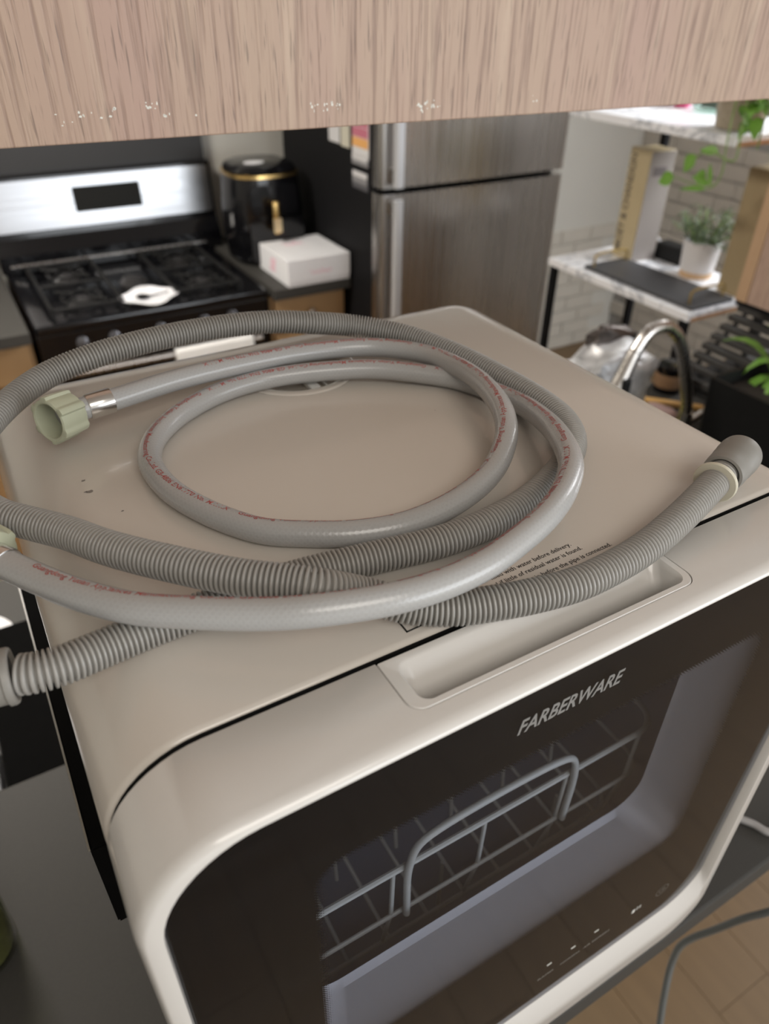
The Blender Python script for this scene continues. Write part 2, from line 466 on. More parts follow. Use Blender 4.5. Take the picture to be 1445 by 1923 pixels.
pen = thing('peninsula_cabinet', 'peninsula base cabinet below the lower sink counter', 'cabinet', (0.3, 0.75, 0))
obj('carcass', box((-1.6, 0.43, 0), (0.43, 1.03, 0.876)), TANWOOD, pen)
obj('carcass', box((0.97, 0.43, 0), (1.93, 1.03, 0.876)), TANWOOD, pen)
obj('sink_unit', box((0.431, 0.43, 0), (0.969, 1.03, 0.73)), TANWOOD, pen)
obj('front_rail', box((0.431, 0.43, 0.731), (0.969, 0.50, 0.876)), TANWOOD, pen)
obj('front_rail', box((0.431, 0.98, 0.731), (0.969, 1.03, 0.876)), TANWOOD, pen)
for i in range(6):
    x = -1.55 + i * 0.57
    d = obj('door', box((x, 1.03, 0.1), (x + 0.54, 1.048, 0.86), 0.003), TANWOOD, pen)
    obj('knob', lathe([(0.004, 0), (0.004, 0.012), (0.012, 0.016), (0.013, 0.022), (0.009, 0.027)], 16, (x + 0.48, 1.048, 0.74), 'Y'), NICKEL, d, smooth=True) if False else None
    kb = xf(lathe([(0.004, 0), (0.004, 0.012), (0.012, 0.016), (0.013, 0.022), (0.009, 0.027)], 16), Matrix.Translation((x + 0.48, 1.048, 0.74)) @ Matrix.Rotation(-PI / 2, 4, 'X'))
    obj('knob', kb, NICKEL, d, smooth=True)
SX0, SX1, SY0, SY1 = 0.86, 1.5, 0.88, 1.06
sink_cut = box((0.80, 0.56, 0.7), (1.30, 0.74, 1.0))
top = boolean(box((-1.6, 0.462, 0.876), (1.95, 1.06, 0.914), 0.003), box((0.46, 0.55, 0.8), (0.94, 0.95, 1.0)))
lc = thing('sink_counter', 'lower grey laminate counter with the sink behind the raised ledge', 'counter', (0.3, 0.75, 0.876))
obj('worktop', top, LAM, lc)
obj('edge_strip', box((-1.6, 1.06, 0.880), (1.95, 1.064, 0.911)), TANWOOD, lc)
sk = thing('kitchen_sink', 'black composite sink set in the lower counter', 'sink', (0.70, 0.75, 0.914))
def ringxy(x0, x1, y0, y1, r, z): return [(p[0], p[1], z) for p in rr(x0, x1, y0, y1, r, 6)]
obj('basin', loft([ringxy(.445, .955, .535, .965, .04, .915), ringxy(.445, .955, .535, .965, .04, .921), ringxy(.465, .935, .555, .945, .035, .921),
                   ringxy(.47, .93, .56, .94, .035, .905), ringxy(.48, .92, .57, .93, .05, .745), ringxy(.50, .90, .59, .91, .05, .735)], False, True), BLACKM, sk, smooth=True)
obj('drain', lathe([(.045, .7355), (.045, .739), (.035, .740), (.030, .737)], 24, (.70, .75, 0)), NICKEL, sk, smooth=True)

# faucet
fa = thing('kitchen_faucet', 'brushed nickel gooseneck faucet arching up behind the dishwasher', 'faucet', (1.162, 0.80, 0.914))
obj('base', lathe([(.028, .914), (.028, .922), (.022, .930), (.0165, .935), (.0165, .99)], 24, (1.162, .80, 0)), NICKEL, fa, smooth=True)
neck = catmull([(1.162, .80, .975), (1.155, .80, 1.01), (1.140, .80, 1.05), (1.117, .80, 1.103), (1.090, .80, 1.154), (1.056, .80, 1.197), (1.010, .80, 1.224), (.968, .80, 1.218), (.940, .80, 1.182)], 0.006)
obj('neck', tube(neck, 0.0135, 20), NICKEL, fa, smooth=True)
head = [(.9405, .80, 1.183), (.936, .80, 1.173), (.926, .80, 1.147), (.908, .80, 1.105), (.888, .80, 1.060)]
obj('spray_head', tube(catmull(head, 0.006), lambda i, n: 0.0135 + 0.0035 * min(1, i / (n * .5)), 20), NICKEL, fa, smooth=True)
obj('spray_button', box((.905, .776, 1.10), (.925, .786, 1.135), 0.003), BLACKP, fa)
obj('lever', join(tube([(1.176, .80, .955), (1.225, .80, .972)], .009, 14), tube([(1.222, .80, .968), (1.235, .79, 1.03)], .005, 10)), NICKEL, fa, smooth=True)

# things around the sink
SPY = mat('yellow_sponge', (0.86, 0.80, 0.10), 0.8, 0, 0.1, 200, 0.4, 400)
SPO = mat('orange_bamboo', (0.72, 0.42, 0.13), 0.5, 0, 0.15, 30, stretch=(1, 8, 8))
PNK = mat('pink_scrubber', (0.70, 0.48, 0.44), 0.6)
def slab_thing(name, label, cat, c, size, rotz, m, bev=0.004, extra=None):
    t = thing(name, label, cat, c, rotz)
    obj('slab' if extra is None else extra, box((-size[0] / 2, -size[1] / 2, 0), (size[0] / 2, size[1] / 2, size[2]), bev), m, t, local=True)
    return t
slab_thing('sponge', 'bright yellow sponge strip beside the faucet foot', 'sponge', (1.125, 0.845, 0.914), (0.035, 0.14, 0.03), 0.10, SPY, 0.004, 'foam')
sb = slab_thing('wooden_spatula', 'orange brown wooden utensil lying past the faucet', 'utensil', (1.245, 0.975, 0.914), (0.022, 0.26, 0.012), 0.75, SPO, 0.004, 'blade')
obj('handle', box((-.008, -.22, 0.001), (.008, -.125, .011), .003), SPO, sb, local=True)
br = thing('dish_brush', 'dish brush with pinkish head between sponge and wooden utensil', 'brush', (1.20, 0.90, 0.914), 0.35)
obj('brush_head', loft([ringxy(-.025, .025, -.04, .04, .02, .012), ringxy(-.027, .027, -.042, .042, .022, .022), ringxy(-.02, .02, -.034, .034, .018, .030)], True, True), PNK, br, local=True, smooth=True)
obj('bristles', loft([ringxy(-.022, .022, -.036, .036, .018, 0), ringxy(-.024, .024, -.038, .038, .02, .013)], True, True), mat('brown_bristle', (.10, .045, .03), .9, 0, .4, 300, .6, 600), br, local=True)
obj('handle', tube([(0, .035, .02), (0, .09, .022), (0, .15, .02)], .006, 10), SPO, br, local=True, smooth=True)

# crumpled silver foil bag
def crumple(c, r, seed, k=0.22, seg=4):
    bm = bmesh.new(); bmesh.ops.create_icosphere(bm, subdivisions=seg, radius=1)
    for v in bm.verts:
        p = v.co.copy(); q = Vector((math.copysign(abs(p.x) ** .7, p.x), math.copysign(abs(p.y) ** .7, p.y), math.copysign(abs(p.z) ** .7, p.z)))
        d = 1 + k * (noise.noise(p * 1.7 + Vector((seed, 0, 0)))) + k * .6 * abs(noise.noise(p * 4.5 + Vector((0, seed, 0)))) + k * .3 * noise.noise(p * 11)
        v.co = Vector((q.x * r[0] * d + c[0], q.y * r[1] * d + c[1], max(q.z * r[2] * d, -r[2] * .95) + c[2]))
    return from_bm(bm)
FOIL = mat('silver_foil', (0.58, 0.58, 0.64), 0.48, 0.45, 0.8, 26, 0.9, 70)
fb = thing('foil_bag', 'crumpled silver grey foil bag standing behind the faucet', 'bag', (1.05, 0.955, 0.914))
obj('bag_body', crumple((1.050, 0.955, 1.012), (.112, .072, .10), 3.3), FOIL, fb, smooth=True)
obj('folded_top', xf(crumple((0, 0, 0), (.075, .018, .03), 8.1, .3, 3), Matrix.Translation((1.085, .985, 1.115)) @ Matrix.Rotation(.25, 4, 'Y')), mat('dark_foil', (0.16, 0.14, 0.13), 0.35, 1.0, 0.4, 30, .6, 80), fb, smooth=True)

# black planter with spider plant beside the faucet
pl = thing('planter', 'large square black planter right of the faucet', 'planter', (1.24, 0.60, 0.914), 0.0)
def box_planter(x0, x1, y0, y1, z0, z1, t):
    return loft([ringxy(x0 + .01, x1 - .01, y0 + .01, y1 - .01, .006, z0), ringxy(x0, x1, y0, y1, .006, z1), ringxy(x0 + t, x1 - t, y0 + t, y1 - t, .004, z1), ringxy(x0 + t + .004, x1 - t - .004, y0 + t + .004, y1 - t - .004, .004, z1 - .03)], True, True)
obj('pot', box_planter(1.075, 1.38, 0.43, 0.71, .914, 1.135, .008), BLACKP, pl)
obj('soil', box((1.09, .445, 1.09), (1.365, .695, 1.112), .002), mat('potting_soil', (.02, .014, .01), .9, 0, .4, 120, .8, 150), pl)
sp = thing('spider_plant', 'bright green leafy plant arching out of the black planter', 'plant', (1.24, 0.64, 1.112))
LF = [((1.235, .66, 1.112), (-.35, .25, .9), .20, .030, .9), ((1.235, .66, 1.112), (-.75, .2, .55), .16, .022, 1.1), ((1.24, .65, 1.112), (-.5, -.1, .8), .19, .022, 1.0),
      ((1.25, .65, 1.112), (.2, -.3, .9), .24, .026, .7), ((1.24, .64, 1.112), (-.2, -.6, .8), .24, .026, .8), ((1.25, .66, 1.112), (.6, .2, .8), .2, .026, .9),
      ((1.23, .67, 1.112), (-.25, .5, .9), .23, .034, .6), ((1.24, .66, 1.112), (-.8, -.15, .7), .17, .02, 1.3), ((1.24, .65, 1.112), (0, .1, 1), .26, .032, .25), ((1.24, .65, 1.112), (-.3, .15, 1), .25, .04, .45)]
for b_, d_, L_, W_, dr in LF:
    b_ = (b_[0] + .000, b_[1] - .005, b_[2])
    obj('leaf', leaf_geo(b_, d_, (0, 0, 1), L_, W_, .3, dr), LEAFM, sp, smooth=True)

# black slatted dish rack behind the planter
dr_ = thing('dish_rack', 'black slatted dish rack behind the black planter', 'rack', (1.55, 0.86, 0.914))
DARKSL = mat('dark_slat', (0.05, 0.048, 0.046), 0.4, 0, .2, 20)
for i in range(9):
    z = .930 + i * .0215
    obj('slat', box((1.40 + i * .026, .62, z), (1.4255 + i * .026, 1.03, z + .017), .002, 1), DARKSL, dr_)
for y in (.64, 1.0):
    obj('side_frame', join(box((1.385, y, .914), (1.66, y + .012, .93), .002, 1), tube([(1.39, y + .006, .92), (1.645, y + .006, 1.115)], .006, 8), box((1.64, y, .914), (1.655, y + .012, 1.12), .002, 1)), BLACKM, dr_)
obj('drip_tray', box((1.385, .60, .914), (1.67, 1.045, .922), .003), BLACKP, dr_)

# black box appliance and folded cloth left of the dishwasher, on the lower counter
gr_ = thing('countertop_griddle', 'low black countertop appliance on the lower counter left of the dishwasher', 'appliance', (-.20, .65, .914))
obj('housing', box((-.325, .485, .922), (-.02, .80, 1.0), .006), MATTEB, gr_)
obj('lid', box((-.321, .489, 1.0), (-.024, .796, 1.012), .004), MATTEB, gr_)
for (x, y) in ((-.30, .51), (-.30, .775), (-.045, .51), (-.045, .775)):
    obj('foot', lathe([(.010, .914), (.012, .9225)], 12, (x, y, 0)), BLACKP, gr_)
tw = thing('folded_cloth', 'pale grey folded dish cloth at the left frame edge', 'cloth', (-.45, .56, .914))
for i in range(4):
    g = box((-.56, .475, .916 + i * .012), (-.338 - .004 * (i % 2), .66, .9275 + i * .012), .005, 2)
    obj('fold', g, mat('pale_cloth', (.55, .56, .60), .9, 0, .08, 200, .5, 500) if i == 0 else bpy.data.materials['pale_cloth'], tw, smooth=True)
pt = thing('small_plate', 'pale plate resting on the lower counter past the black appliance', 'plate', (-.36, .88, .914))
obj('dish', lathe([(.03, .914), (.045, .916), (.075, .926), (.078, .928), (.072, .927), (.043, .919), (.0, .918)], 32, (-.36, .875, 0), cap=False), PAPERW, pt, smooth=True)
# jar at the left frame edge on the ledge
JX, JY = -.357, .292
jr = thing('glass_jar', 'clear glass jar standing on the ledge at the left frame edge', 'jar', (JX, JY, BT))
GL = glass_mat('jar_glass', (.80, .82, .72), .03)
obj('glass', lathe([(.0, BT + .001), (.028, BT + .001), (.032, BT + .006), (.033, BT + .06), (.030, BT + .075), (.025, BT + .082), (.025, BT + .095), (.023, BT + .095), (.023, BT + .082), (.028, BT + .074), (.031, BT + .06), (.030, BT + .007), (.0, BT + .004)], 32, (JX, JY, 0), cap=False), GL, jr, smooth=True)
obj('contents', lathe([(.0, BT + .0045), (.0285, BT + .0078), (.0285, BT + .05), (.0, BT + .052)], 28, (JX, JY, 0), cap=False), mat('dried_herbs', (.16, .15, .08), .9, 0, .5, 60, .6, 120), jr)
obj('lid', lathe([(.026, BT + .0925), (.0275, BT + .093), (.0275, BT + .107), (.025, BT + .109), (0, BT + .109)], 28, (JX, JY, 0), cap=False), mat('jar_lid_metal', (.50, .47, .40), .3, 1.0), jr, smooth=True)

# ------------------------------------------------------------------ dishwasher
T = 1.545
W2 = 0.2175
def yz(ring, y): return [(p[0], y(p[1]) if callable(y) else y, p[1]) for p in ring]
dw = thing('dishwasher', 'white countertop dishwasher with black glass door on the grey ledge', 'dishwasher', (0, 0.2, BT))
NR = 12
def outer(ins, zb=BT + 0.012):
    return rr(-W2 + ins, W2 - ins, zb + ins, T - ins, (0.03, 0.03, 0.043 - ins * .5, 0.043 - ins * .5), NR)
body = loft([yz(outer(.004), .060), yz(outer(.0030), .0462), yz(outer(.0026), .0450), yz(outer(.0018), .0450), yz(outer(.0010), .0456), yz(outer(.0003), .0467), yz(outer(0), .0482), yz(outer(0), .372),
             yz(outer(.001), .382), yz(outer(.0035), .390), yz(outer(.0075), .396), yz(outer(.014), .399), yz(outer(.024), .4005)], False, True)
# round opening for the dispenser cup in the top
CX, CY, CR = -.005, .327, .0385
cyl = lambda r, z0, z1: lathe([(r, z0), (r, z1)], 40, (CX, CY, 0))
body_closed = (body[0], body[1] + [tuple(range(len(yz(outer(0), 0)) - 1, -1, -1))])
body_cut = boolean(body_closed, cyl(.0467, T - .004, T + .02))
body_cut = (body_cut[0], [f for f in body_cut[1] if not all(abs(body_cut[0][i][1] - .060) < 1e-4 for i in f)])
bo = obj('body_shell', body_cut, WHITE, dw, smooth=True)
obj('seam_gasket', loft([yz(outer(.013), .0395), yz(outer(.0048), .0397), yz(outer(.0046), .0440), yz(outer(.0016), .0447), yz(outer(.0016), .0475)], False, False), BLACKP, dw)
# dispenser lid: ring set in the top, grey cup with a cross bar
lid = obj('dispenser_lid', lathe([(.0445, T - .0038), (.0461, T - .0038), (.0461, T + .0001), (.0455, T + .0007), (.044, T + .0009), (.0405, T + .0009), (.0385, T + .0003), (.0375, T - .0008), (.0375, T - .0036), (.040, T - .0038), (.0445, T - .0038)], 56, (CX, CY, 0), cap=False), WHITE, dw, smooth=True)
cup = mat('dispenser_cup_grey', (.30, .27, .23), .4)
obj('cup', lathe([(.0377, T - .0030), (.020, T - .0032), (0, T - .0034)], 40, (CX, CY, 0), cap=False), cup, lid, smooth=True)
obj('grip_bar', join(box((CX - .004, CY - .037, T - .0034), (CX + .004, CY + .037, T + .0002), .0012), box((CX + .009, CY - .036, T - .0034), (CX + .0105, CY - .008, T - .001), .0004, 1)), mat('grip_white', (.62, .61, .58), .3), lid, smooth=True)
obj('feet', join(*[lathe([(.014, BT), (.016, BT + .0135)], 16, (x, y, 0)) for x in (-.17, .17) for y in (.10, .36)]), BLACKP, dw) if False else None
for x in (-.17, .17):
    for y in (.10, .36):
        obj('foot', lathe([(.014, BT), (.016, BT + .0135)], 16, (x, y, 0)), BLACKP, dw)
# black side rail on the left flank
rail = loft([[(-.2170, y, z) for (y, z) in ((.128, 1.300), (.142, 1.300), (.42, 1.345), (.42, 1.380), (.130, 1.380))],
             [(-.2318, y, z) for (y, z) in ((.128, 1.300), (.142, 1.300), (.42, 1.345), (.42, 1.380), (.130, 1.380))]], True, True)
bmr = bmesh.new(); vv = [bmr.verts.new(v) for v in rail[0]]
for f in rail[1]: bmr.faces.new([vv[i] for i in f])
bmesh.ops.recalc_face_normals(bmr, faces=bmr.faces); bmesh.ops.bevel(bmr, geom=list(bmr.edges), offset=.0012, segments=2, affect='EDGES')
rl = obj('side_rail', from_bm(bmr), MATTEB, dw, label='black plastic rail along the left flank')
obj('rail_highlight', box((-.2328, .131, 1.3785), (-.2316, .42, 1.3805)), mat('rail_highlight_grey', (.22, .21, .18), .35), rl)  # thin pale strip: the rail's edge highlight put into colour

# door: hollow frame with a rounded rim
GX0, GX1, GZ0, GZ1 = -W2 + .0098, W2 - .0139, BT + .062, T - .0040
yf = lambda z: -.0016 - .0050 * min(1, max(0, (T - z) / .46))
zb = BT + .010
def gl_r(e): return rr(GX0 - e, GX1 + e, GZ0 - e, GZ1 + min(e, .0012), (.040 + e, .040 + e, .040, .040), NR)
def bev_r(): return rr(GX0 - .0008, GX1 + .0030, GZ0 - .020, GZ1 + .0004, (.045, .045, .041, .041), NR)
def out_f(ins): return rr(-W2 + ins, W2 - ins, zb + ins, T - ins, (.043,) * 4, NR)
door_rings = [yz(out_f(.003), .0419), yz(out_f(.0005), .0418), yz(out_f(0), .0410), yz(out_f(0), .0045), yz(out_f(.0004), .0018), yz(out_f(.0016), lambda z: yf(z) + .0010), yz(out_f(.0030), yf),
              yz(bev_r(), yf), yz(gl_r(0), .0008), yz(gl_r(0), .0045), yz(gl_r(-.004), .0405)]
V, F = loft(door_rings, False, False)
n_ = len(door_rings[0]); Lr = len(door_rings) - 1
for i in range(n_):
    j = (i + 1) % n_; F.append((Lr * n_ + i, Lr * n_ + j, j, i))
def rxy(x0, x1, y0, y1, r, z): return [(p[0], p[1], z) for p in rr(x0, x1, y0, y1, r, 8)]
plate_cut = loft([rxy(-.0983, .0663, .0106, .060, (.0078, .0078, .0003, .0003), z) for z in (T - .0235, T + .01)], True, True)
door_g = boolean((V, F), plate_cut)
door = obj('door', door_g, DOORW, dw, smooth=True, label='white door with a black glass front')
plate_s = loft([rxy(-.0979 + e, .0659 - e, .0109 + e, .0408, (.0075, .0075, .0003, .0003), z) for e, z in ((0, T - .0230), (0, T - .0004), (.0004, T + .0002))], True, True)
pocket = loft([rxy(-.0925, .0625, .0135, .0385, .006, T + .004), rxy(-.0922, .0622, .0137, .0382, .006, T + .0004), rxy(-.0912, .0612, .0143, .0365, .006, T - .0006), rxy(-.0905, .0602, .0146, .0350, .006, T - .0025),
               rxy(-.0895, .0592, .0148, .0320, .006, T - .006), rxy(-.0880, .0575, .0152, .0245, .0045, T - .0165), rxy(-.0865, .0560, .0160, .0225, .003, T - .0190)], True, True)
hp = obj('handle_recess', boolean(plate_s, pocket), DOORW, door, smooth=True, label='scooped grip recess in the door top')

# glass, printed border, liner, tub
WX0, WX1, WZ0, WZ1 = -.146, .136, 1.2715, 1.484
PRINT = halftone_mat('printed_border', WX0 - .004, WX1 + .004, WZ0 - .003 - BT, WZ1 + .004 - BT, .018)
pr = yz(rr(GX0, GX1, GZ0, GZ1, .040, NR), .0034)
obj('printed_border', (pr, [tuple(range(len(pr)))]), PRINT, door)
obj('door_glass', loft([yz(gl_r(-.0003), .0026), yz(gl_r(-.0003), .0012), yz(gl_r(-.0010), .0008)], True, True), glass_mat('door_glass', (.80, .82, .86),   .015, .002), door, label='tinted glass pane')
LX0, LX1, LZ0, LZ1 = WX0 - .008, WX1 + .006, WZ0 - .004, WZ1 + .010
liner = loft([yz(rr(GX0 + .006, GX1 - .006, GZ0 + .006, GZ1 - .006, .035, NR), .0042), yz(rr(LX0, LX1, LZ0, LZ1, .022, NR), .0044), yz(rr(LX0 + .004, LX1 - .004, LZ0 + .003, LZ1 - .003, .030, NR), .036), yz(rr(LX0 + .008, LX1 - .008, LZ0 + .007, LZ1 - .007, .026, NR), .0400),
              yz(gl_r(-.006), .0402)], False, False)
obj('door_liner', liner, LINER, door, smooth=True)
tb = obj('tub', loft([yz(rr(-.203, .203, BT + .03, T - .016, .03, NR), .0475), yz(rr(-.195, .195, BT + .045, T - .024, .04, NR), .055), yz(rr(-.19, .19, BT + .05, T - .028, .04, NR), .355), yz(rr(-.17, .17, BT + .07, T - .05, .03, NR), .375)], False, True), TUBM, dw, smooth=True)
WIRE = mat('grey_coated_wire', (.50, .50, .46), .4)
rk = thing('dish_basket', 'grey wire dish basket seen through the dishwasher glass', 'rack', (0.0, .2, BT + .10))
wt = .0016
def wire(*pts, r=wt): return tube([Vector(p) for p in pts], r, 8)
def rectw(x0, x1, y0, y1, z, r=wt):
    P = [(p[0], p[1], z) for p in rr(x0, x1, y0, y1, .02, 5)]; return tube([Vector(p) for p in P + [P[0]]], r, 8)
BX0, BX1, BY0, BY1 = -.165, .168, .062, .34
obj('rim', rectw(BX0, BX1, BY0, BY1, 1.318, .0022), WIRE, rk, smooth=True)
obj('lower_rim', rectw(BX0, BX1, BY0, BY1, 1.262), WIRE, rk, smooth=True)
obj('bottom_rim', rectw(BX0 + .01, BX1 - .01, BY0 + .01, BY1 - .01, 1.205), WIRE, rk, smooth=True)
for i in range(5):
    x = BX0 + .02 + i * (BX1 - BX0 - .04) / 4
    obj('upright_wire', wire((x, BY0, 1.319), (x, BY0 + .001, 1.262), (x, BY0 + .011, 1.204)), WIRE, rk)
    obj('upright_wire', wire((x, BY1, 1.319), (x, BY1 - .001, 1.262), (x, BY1 - .011, 1.204)), WIRE, rk)
for i in range(9):
    x = BX0 + .03 + i * (BX1 - BX0 - .06) / 8
    obj('floor_wire', wire((x, BY0 + .01, 1.205), (x, BY1 - .01, 1.205)), WIRE, rk)
for yy_ in (.13, .23):
    for i in range(6):
        x = BX0 + .03 + i * (BX1 - BX0 - .06) / 5
        obj('tine', wire((x, yy_, 1.205), (x, yy_ + .006, 1.262)), WIRE, rk)
hl = catmull([(-.062, .0585, 1.262), (-.062, .0580, 1.325), (-.056, .058, 1.343), (-.04, .058, 1.349), (.055, .058, 1.349), (.071, .058, 1.343), (.077, .058, 1.325), (.077, .0585, 1.262)], .004)
obj('basket_handle', tube(hl, .0026, 10), WIRE, rk, smooth=True)
for x in (-.12, 0.0, .12):
    obj('support_leg', wire((x, .10, 1.206), (x, .10, BT + .052)), WIRE, rk)
    obj('support_leg', wire((x, .30, 1.206), (x, .30, BT + .052)), WIRE, rk)

# lettering on glass
def decal(name, body, size, origin, ux, uy, m, parent, shear=0, align='LEFT', ext=.00006, offset=0):
    return obj(name, place(text_geo(body, size, ext, shear, align, offset), origin, ux, uy), m, parent)
gq = text_geo('FARBERWARE', .0128, .00006, .28, 'LEFT', .00022)
xs = [v[0] for v in gq[0]]; sc = .0632 / (max(xs) - min(xs)); sy = .0092 / max(v[1] for v in gq[0])
gq = ([((v[0] - min(xs)) * sc, v[1] * sy, v[2]) for v in gq[0]], gq[1])
obj('brand_lettering', place(gq, (-.0495, .00068, 1.5120), (1, 0, 0), (0, 0, 1)), SILVERP, door)
for bdy, x, wd in (('RAPID', .0205, .0150), ('NORMAL', .0425, .0200), ('AIR REFRESH', .0655, .0270)):
    g = text_geo(bdy, .004, .00004, 0.0, 'LEFT', .00004); xs = [v[0] for v in g[0]]; sc = wd / (max(xs) - min(xs))
    g = ([((v[0] - min(xs)) * sc, v[1] * .95, v[2]) for v in g[0]], g[1])
    obj('program_lettering', place(g, (x, .00068, 1.1775), (1, 0, 0), (0, 0, 1)), mat('dim_print', (.20, .19, .17), .4) if bdy == 'RAPID' else bpy.data.materials['dim_print'], door)
LED = mat('indicator_print', (.75, .75, .70), .4)
for x in (.0262, .0495, .0730):
    obj('indicator_mark', box((x, .0005, 1.1955), (x + .0042, .0008, 1.1968)), LED, door)
def ringflat(cx, cz, r0, r1, a0=0, a1=2 * PI, n=28, ex=1.0):
    V, F = [], []
    for i in range(n + 1):
        a = a0 + (a1 - a0) * i / n
        for r in (r0, r1): V.append((cx + r * math.cos(a), .00066, cz + r * ex * math.sin(a)))
    for i in range(n): F.append((2 * i, 2 * i + 1, 2 * i + 3, 2 * i + 2))
    return V, F
DIM = bpy.data.materials['dim_print']
obj('power_mark', join(ringflat(.150, 1.184, .0066, .0070), ringflat(.150, 1.184, .0030, .0034, PI * .65, PI * 2.35), box((.1498, .0005, 1.184), (.1502, .0007, 1.1878))), DIM, door)
obj('start_mark', join(box((.1165, .0005, 1.1795), (.1195, .0007, 1.1845)), box((.1215, .0005, 1.1805), (.1222, .0007, 1.1855)), box((.1238, .0005, 1.1812), (.1262, .0007, 1.1818)), box((.1238, .0005, 1.1835), (.1262, .0007, 1.1841))), LED, door)
# notice printed on the top
for bdy, xr, y in (('filled with water before delivery.', .0305, .0622), ('normal if little of residual water is found.', .0335, .0572), ('Please drain before the pipe is connected.', .0490, .0520)):
    g = text_geo(bdy, .0040, .00003, 0, 'RIGHT', .00002, 2)
    obj('notice_lettering', place(g, (xr, y, T + .00012), (math.cos(.03), math.sin(.03), 0), (-math.sin(.03), math.cos(.03), 0)), INK, bo)
def strip(pts, w_, z):
    out = []
    for (a, b) in zip(pts[:-1], pts[1:]):
        a, b = Vector(a), Vector(b); d = (b - a).normalized(); n = Vector((-d.y, d.x)) * w_ / 2; a = a - d * w_ / 2; b = b + d * w_ / 2
        out.append(([(a.x - n.x, a.y - n.y, z), (b.x - n.x, b.y - n.y, z), (b.x + n.x, b.y + n.y, z), (a.x + n.x, a.y + n.y, z)], [(0, 1, 2, 3)]))
    return join(*out)
obj('notice_icon', strip([(-.0765, .0640), (-.0765, .0510), (-.0640, .0515), (-.0640, .0645), (-.0765, .0640)], .0009, T + .00014), INK, bo)
# scuffs
rnd = random.Random(3)
sc_ = []
for (x, y, s) in ((-.175, .246, .0018), (-.1745, .233, .0026), (-.1765, .2335, .0012), (-.163, .205, .0010), (.05, .22, .0007), (-.09, .08, .0007)):
    pts = [(x + s * rnd.uniform(.5, 1) * math.cos(a), y + s * rnd.uniform(.3, .8) * math.sin(a), T + .0001) for a in [i * PI / 4 for i in range(8)]]
    sc_.append((pts, [tuple(range(8))]))
obj('scuff', join(*sc_), mat('scuff_grey', (.22, .20, .18), .7), bo, kind='stuff')

# ------------------------------------------------------------------ hoses
DRAIN = [(-0.2459, 0.1005, 1.557), (-0.2385, 0.0997, 1.557), (-0.2311, 0.0974, 1.557), (-0.2237, 0.0944, 1.557), (-0.214, 0.0939, 1.5562), (-0.1948, 0.0975, 1.554), (-0.1801, 0.0993, 1.5535), (-0.1649, 0.1, 1.5535), (-0.148, 0.1001, 1.5535), (-0.1223, 0.1007, 1.5535), (-0.0962, 0.0986, 1.5535), (-0.0695, 0.0946, 1.5535), (-0.0266, 0.0889, 1.5535), (0.0176, 0.0933, 1.5535), (0.0623, 0.1105, 1.5535), (0.0902, 0.1294, 1.5535), (0.1049, 0.1527, 1.5538), (0.1094, 0.1805, 1.5545), (0.1059, 0.2273, 1.556), (0.0957, 0.2681, 1.559), (0.0761, 0.3055, 1.563), (0.0475, 0.33, 1.567), (0.0143, 0.3377, 1.573), (-0.0187, 0.3449, 1.577), (-0.0672, 0.348, 1.579), (-0.1148, 0.3448, 1.579), (-0.1449, 0.3415, 1.577), (-0.1719, 0.3365, 1.573), (-0.1941, 0.3204, 1.57), (-0.2143, 0.2957, 1.567), (-0.2288, 0.2669, 1.565), (-0.2309, 0.2322, 1.565), (-0.2196, 0.2013, 1.565), (-0.2073, 0.1859, 1.565), (-0.1943, 0.1689, 1.566), (-0.1794, 0.1424, 1.569), (-0.1573, 0.1132, 1.5715), (-0.1355, 0.0905, 1.572), (-0.1202, 0.0786, 1.5718), (-0.109, 0.0709, 1.5705), (-0.09, 0.0664, 1.561), (-0.0725, 0.0557, 1.555), (-0.0557, 0.0466, 1.5535), (-0.0366, 0.0398, 1.5535), (-0.0167, 0.0347, 1.5535), (0.0046, 0.0315, 1.5535), (0.0271, 0.0321, 1.5535), (0.0511, 0.0348, 1.554), (0.0836, 0.0423, 1.5555), (0.113, 0.0507, 1.5575), (0.1298, 0.056, 1.5585), (0.1425, 0.0607, 1.559), (0.1567, 0.0664, 1.5595)]
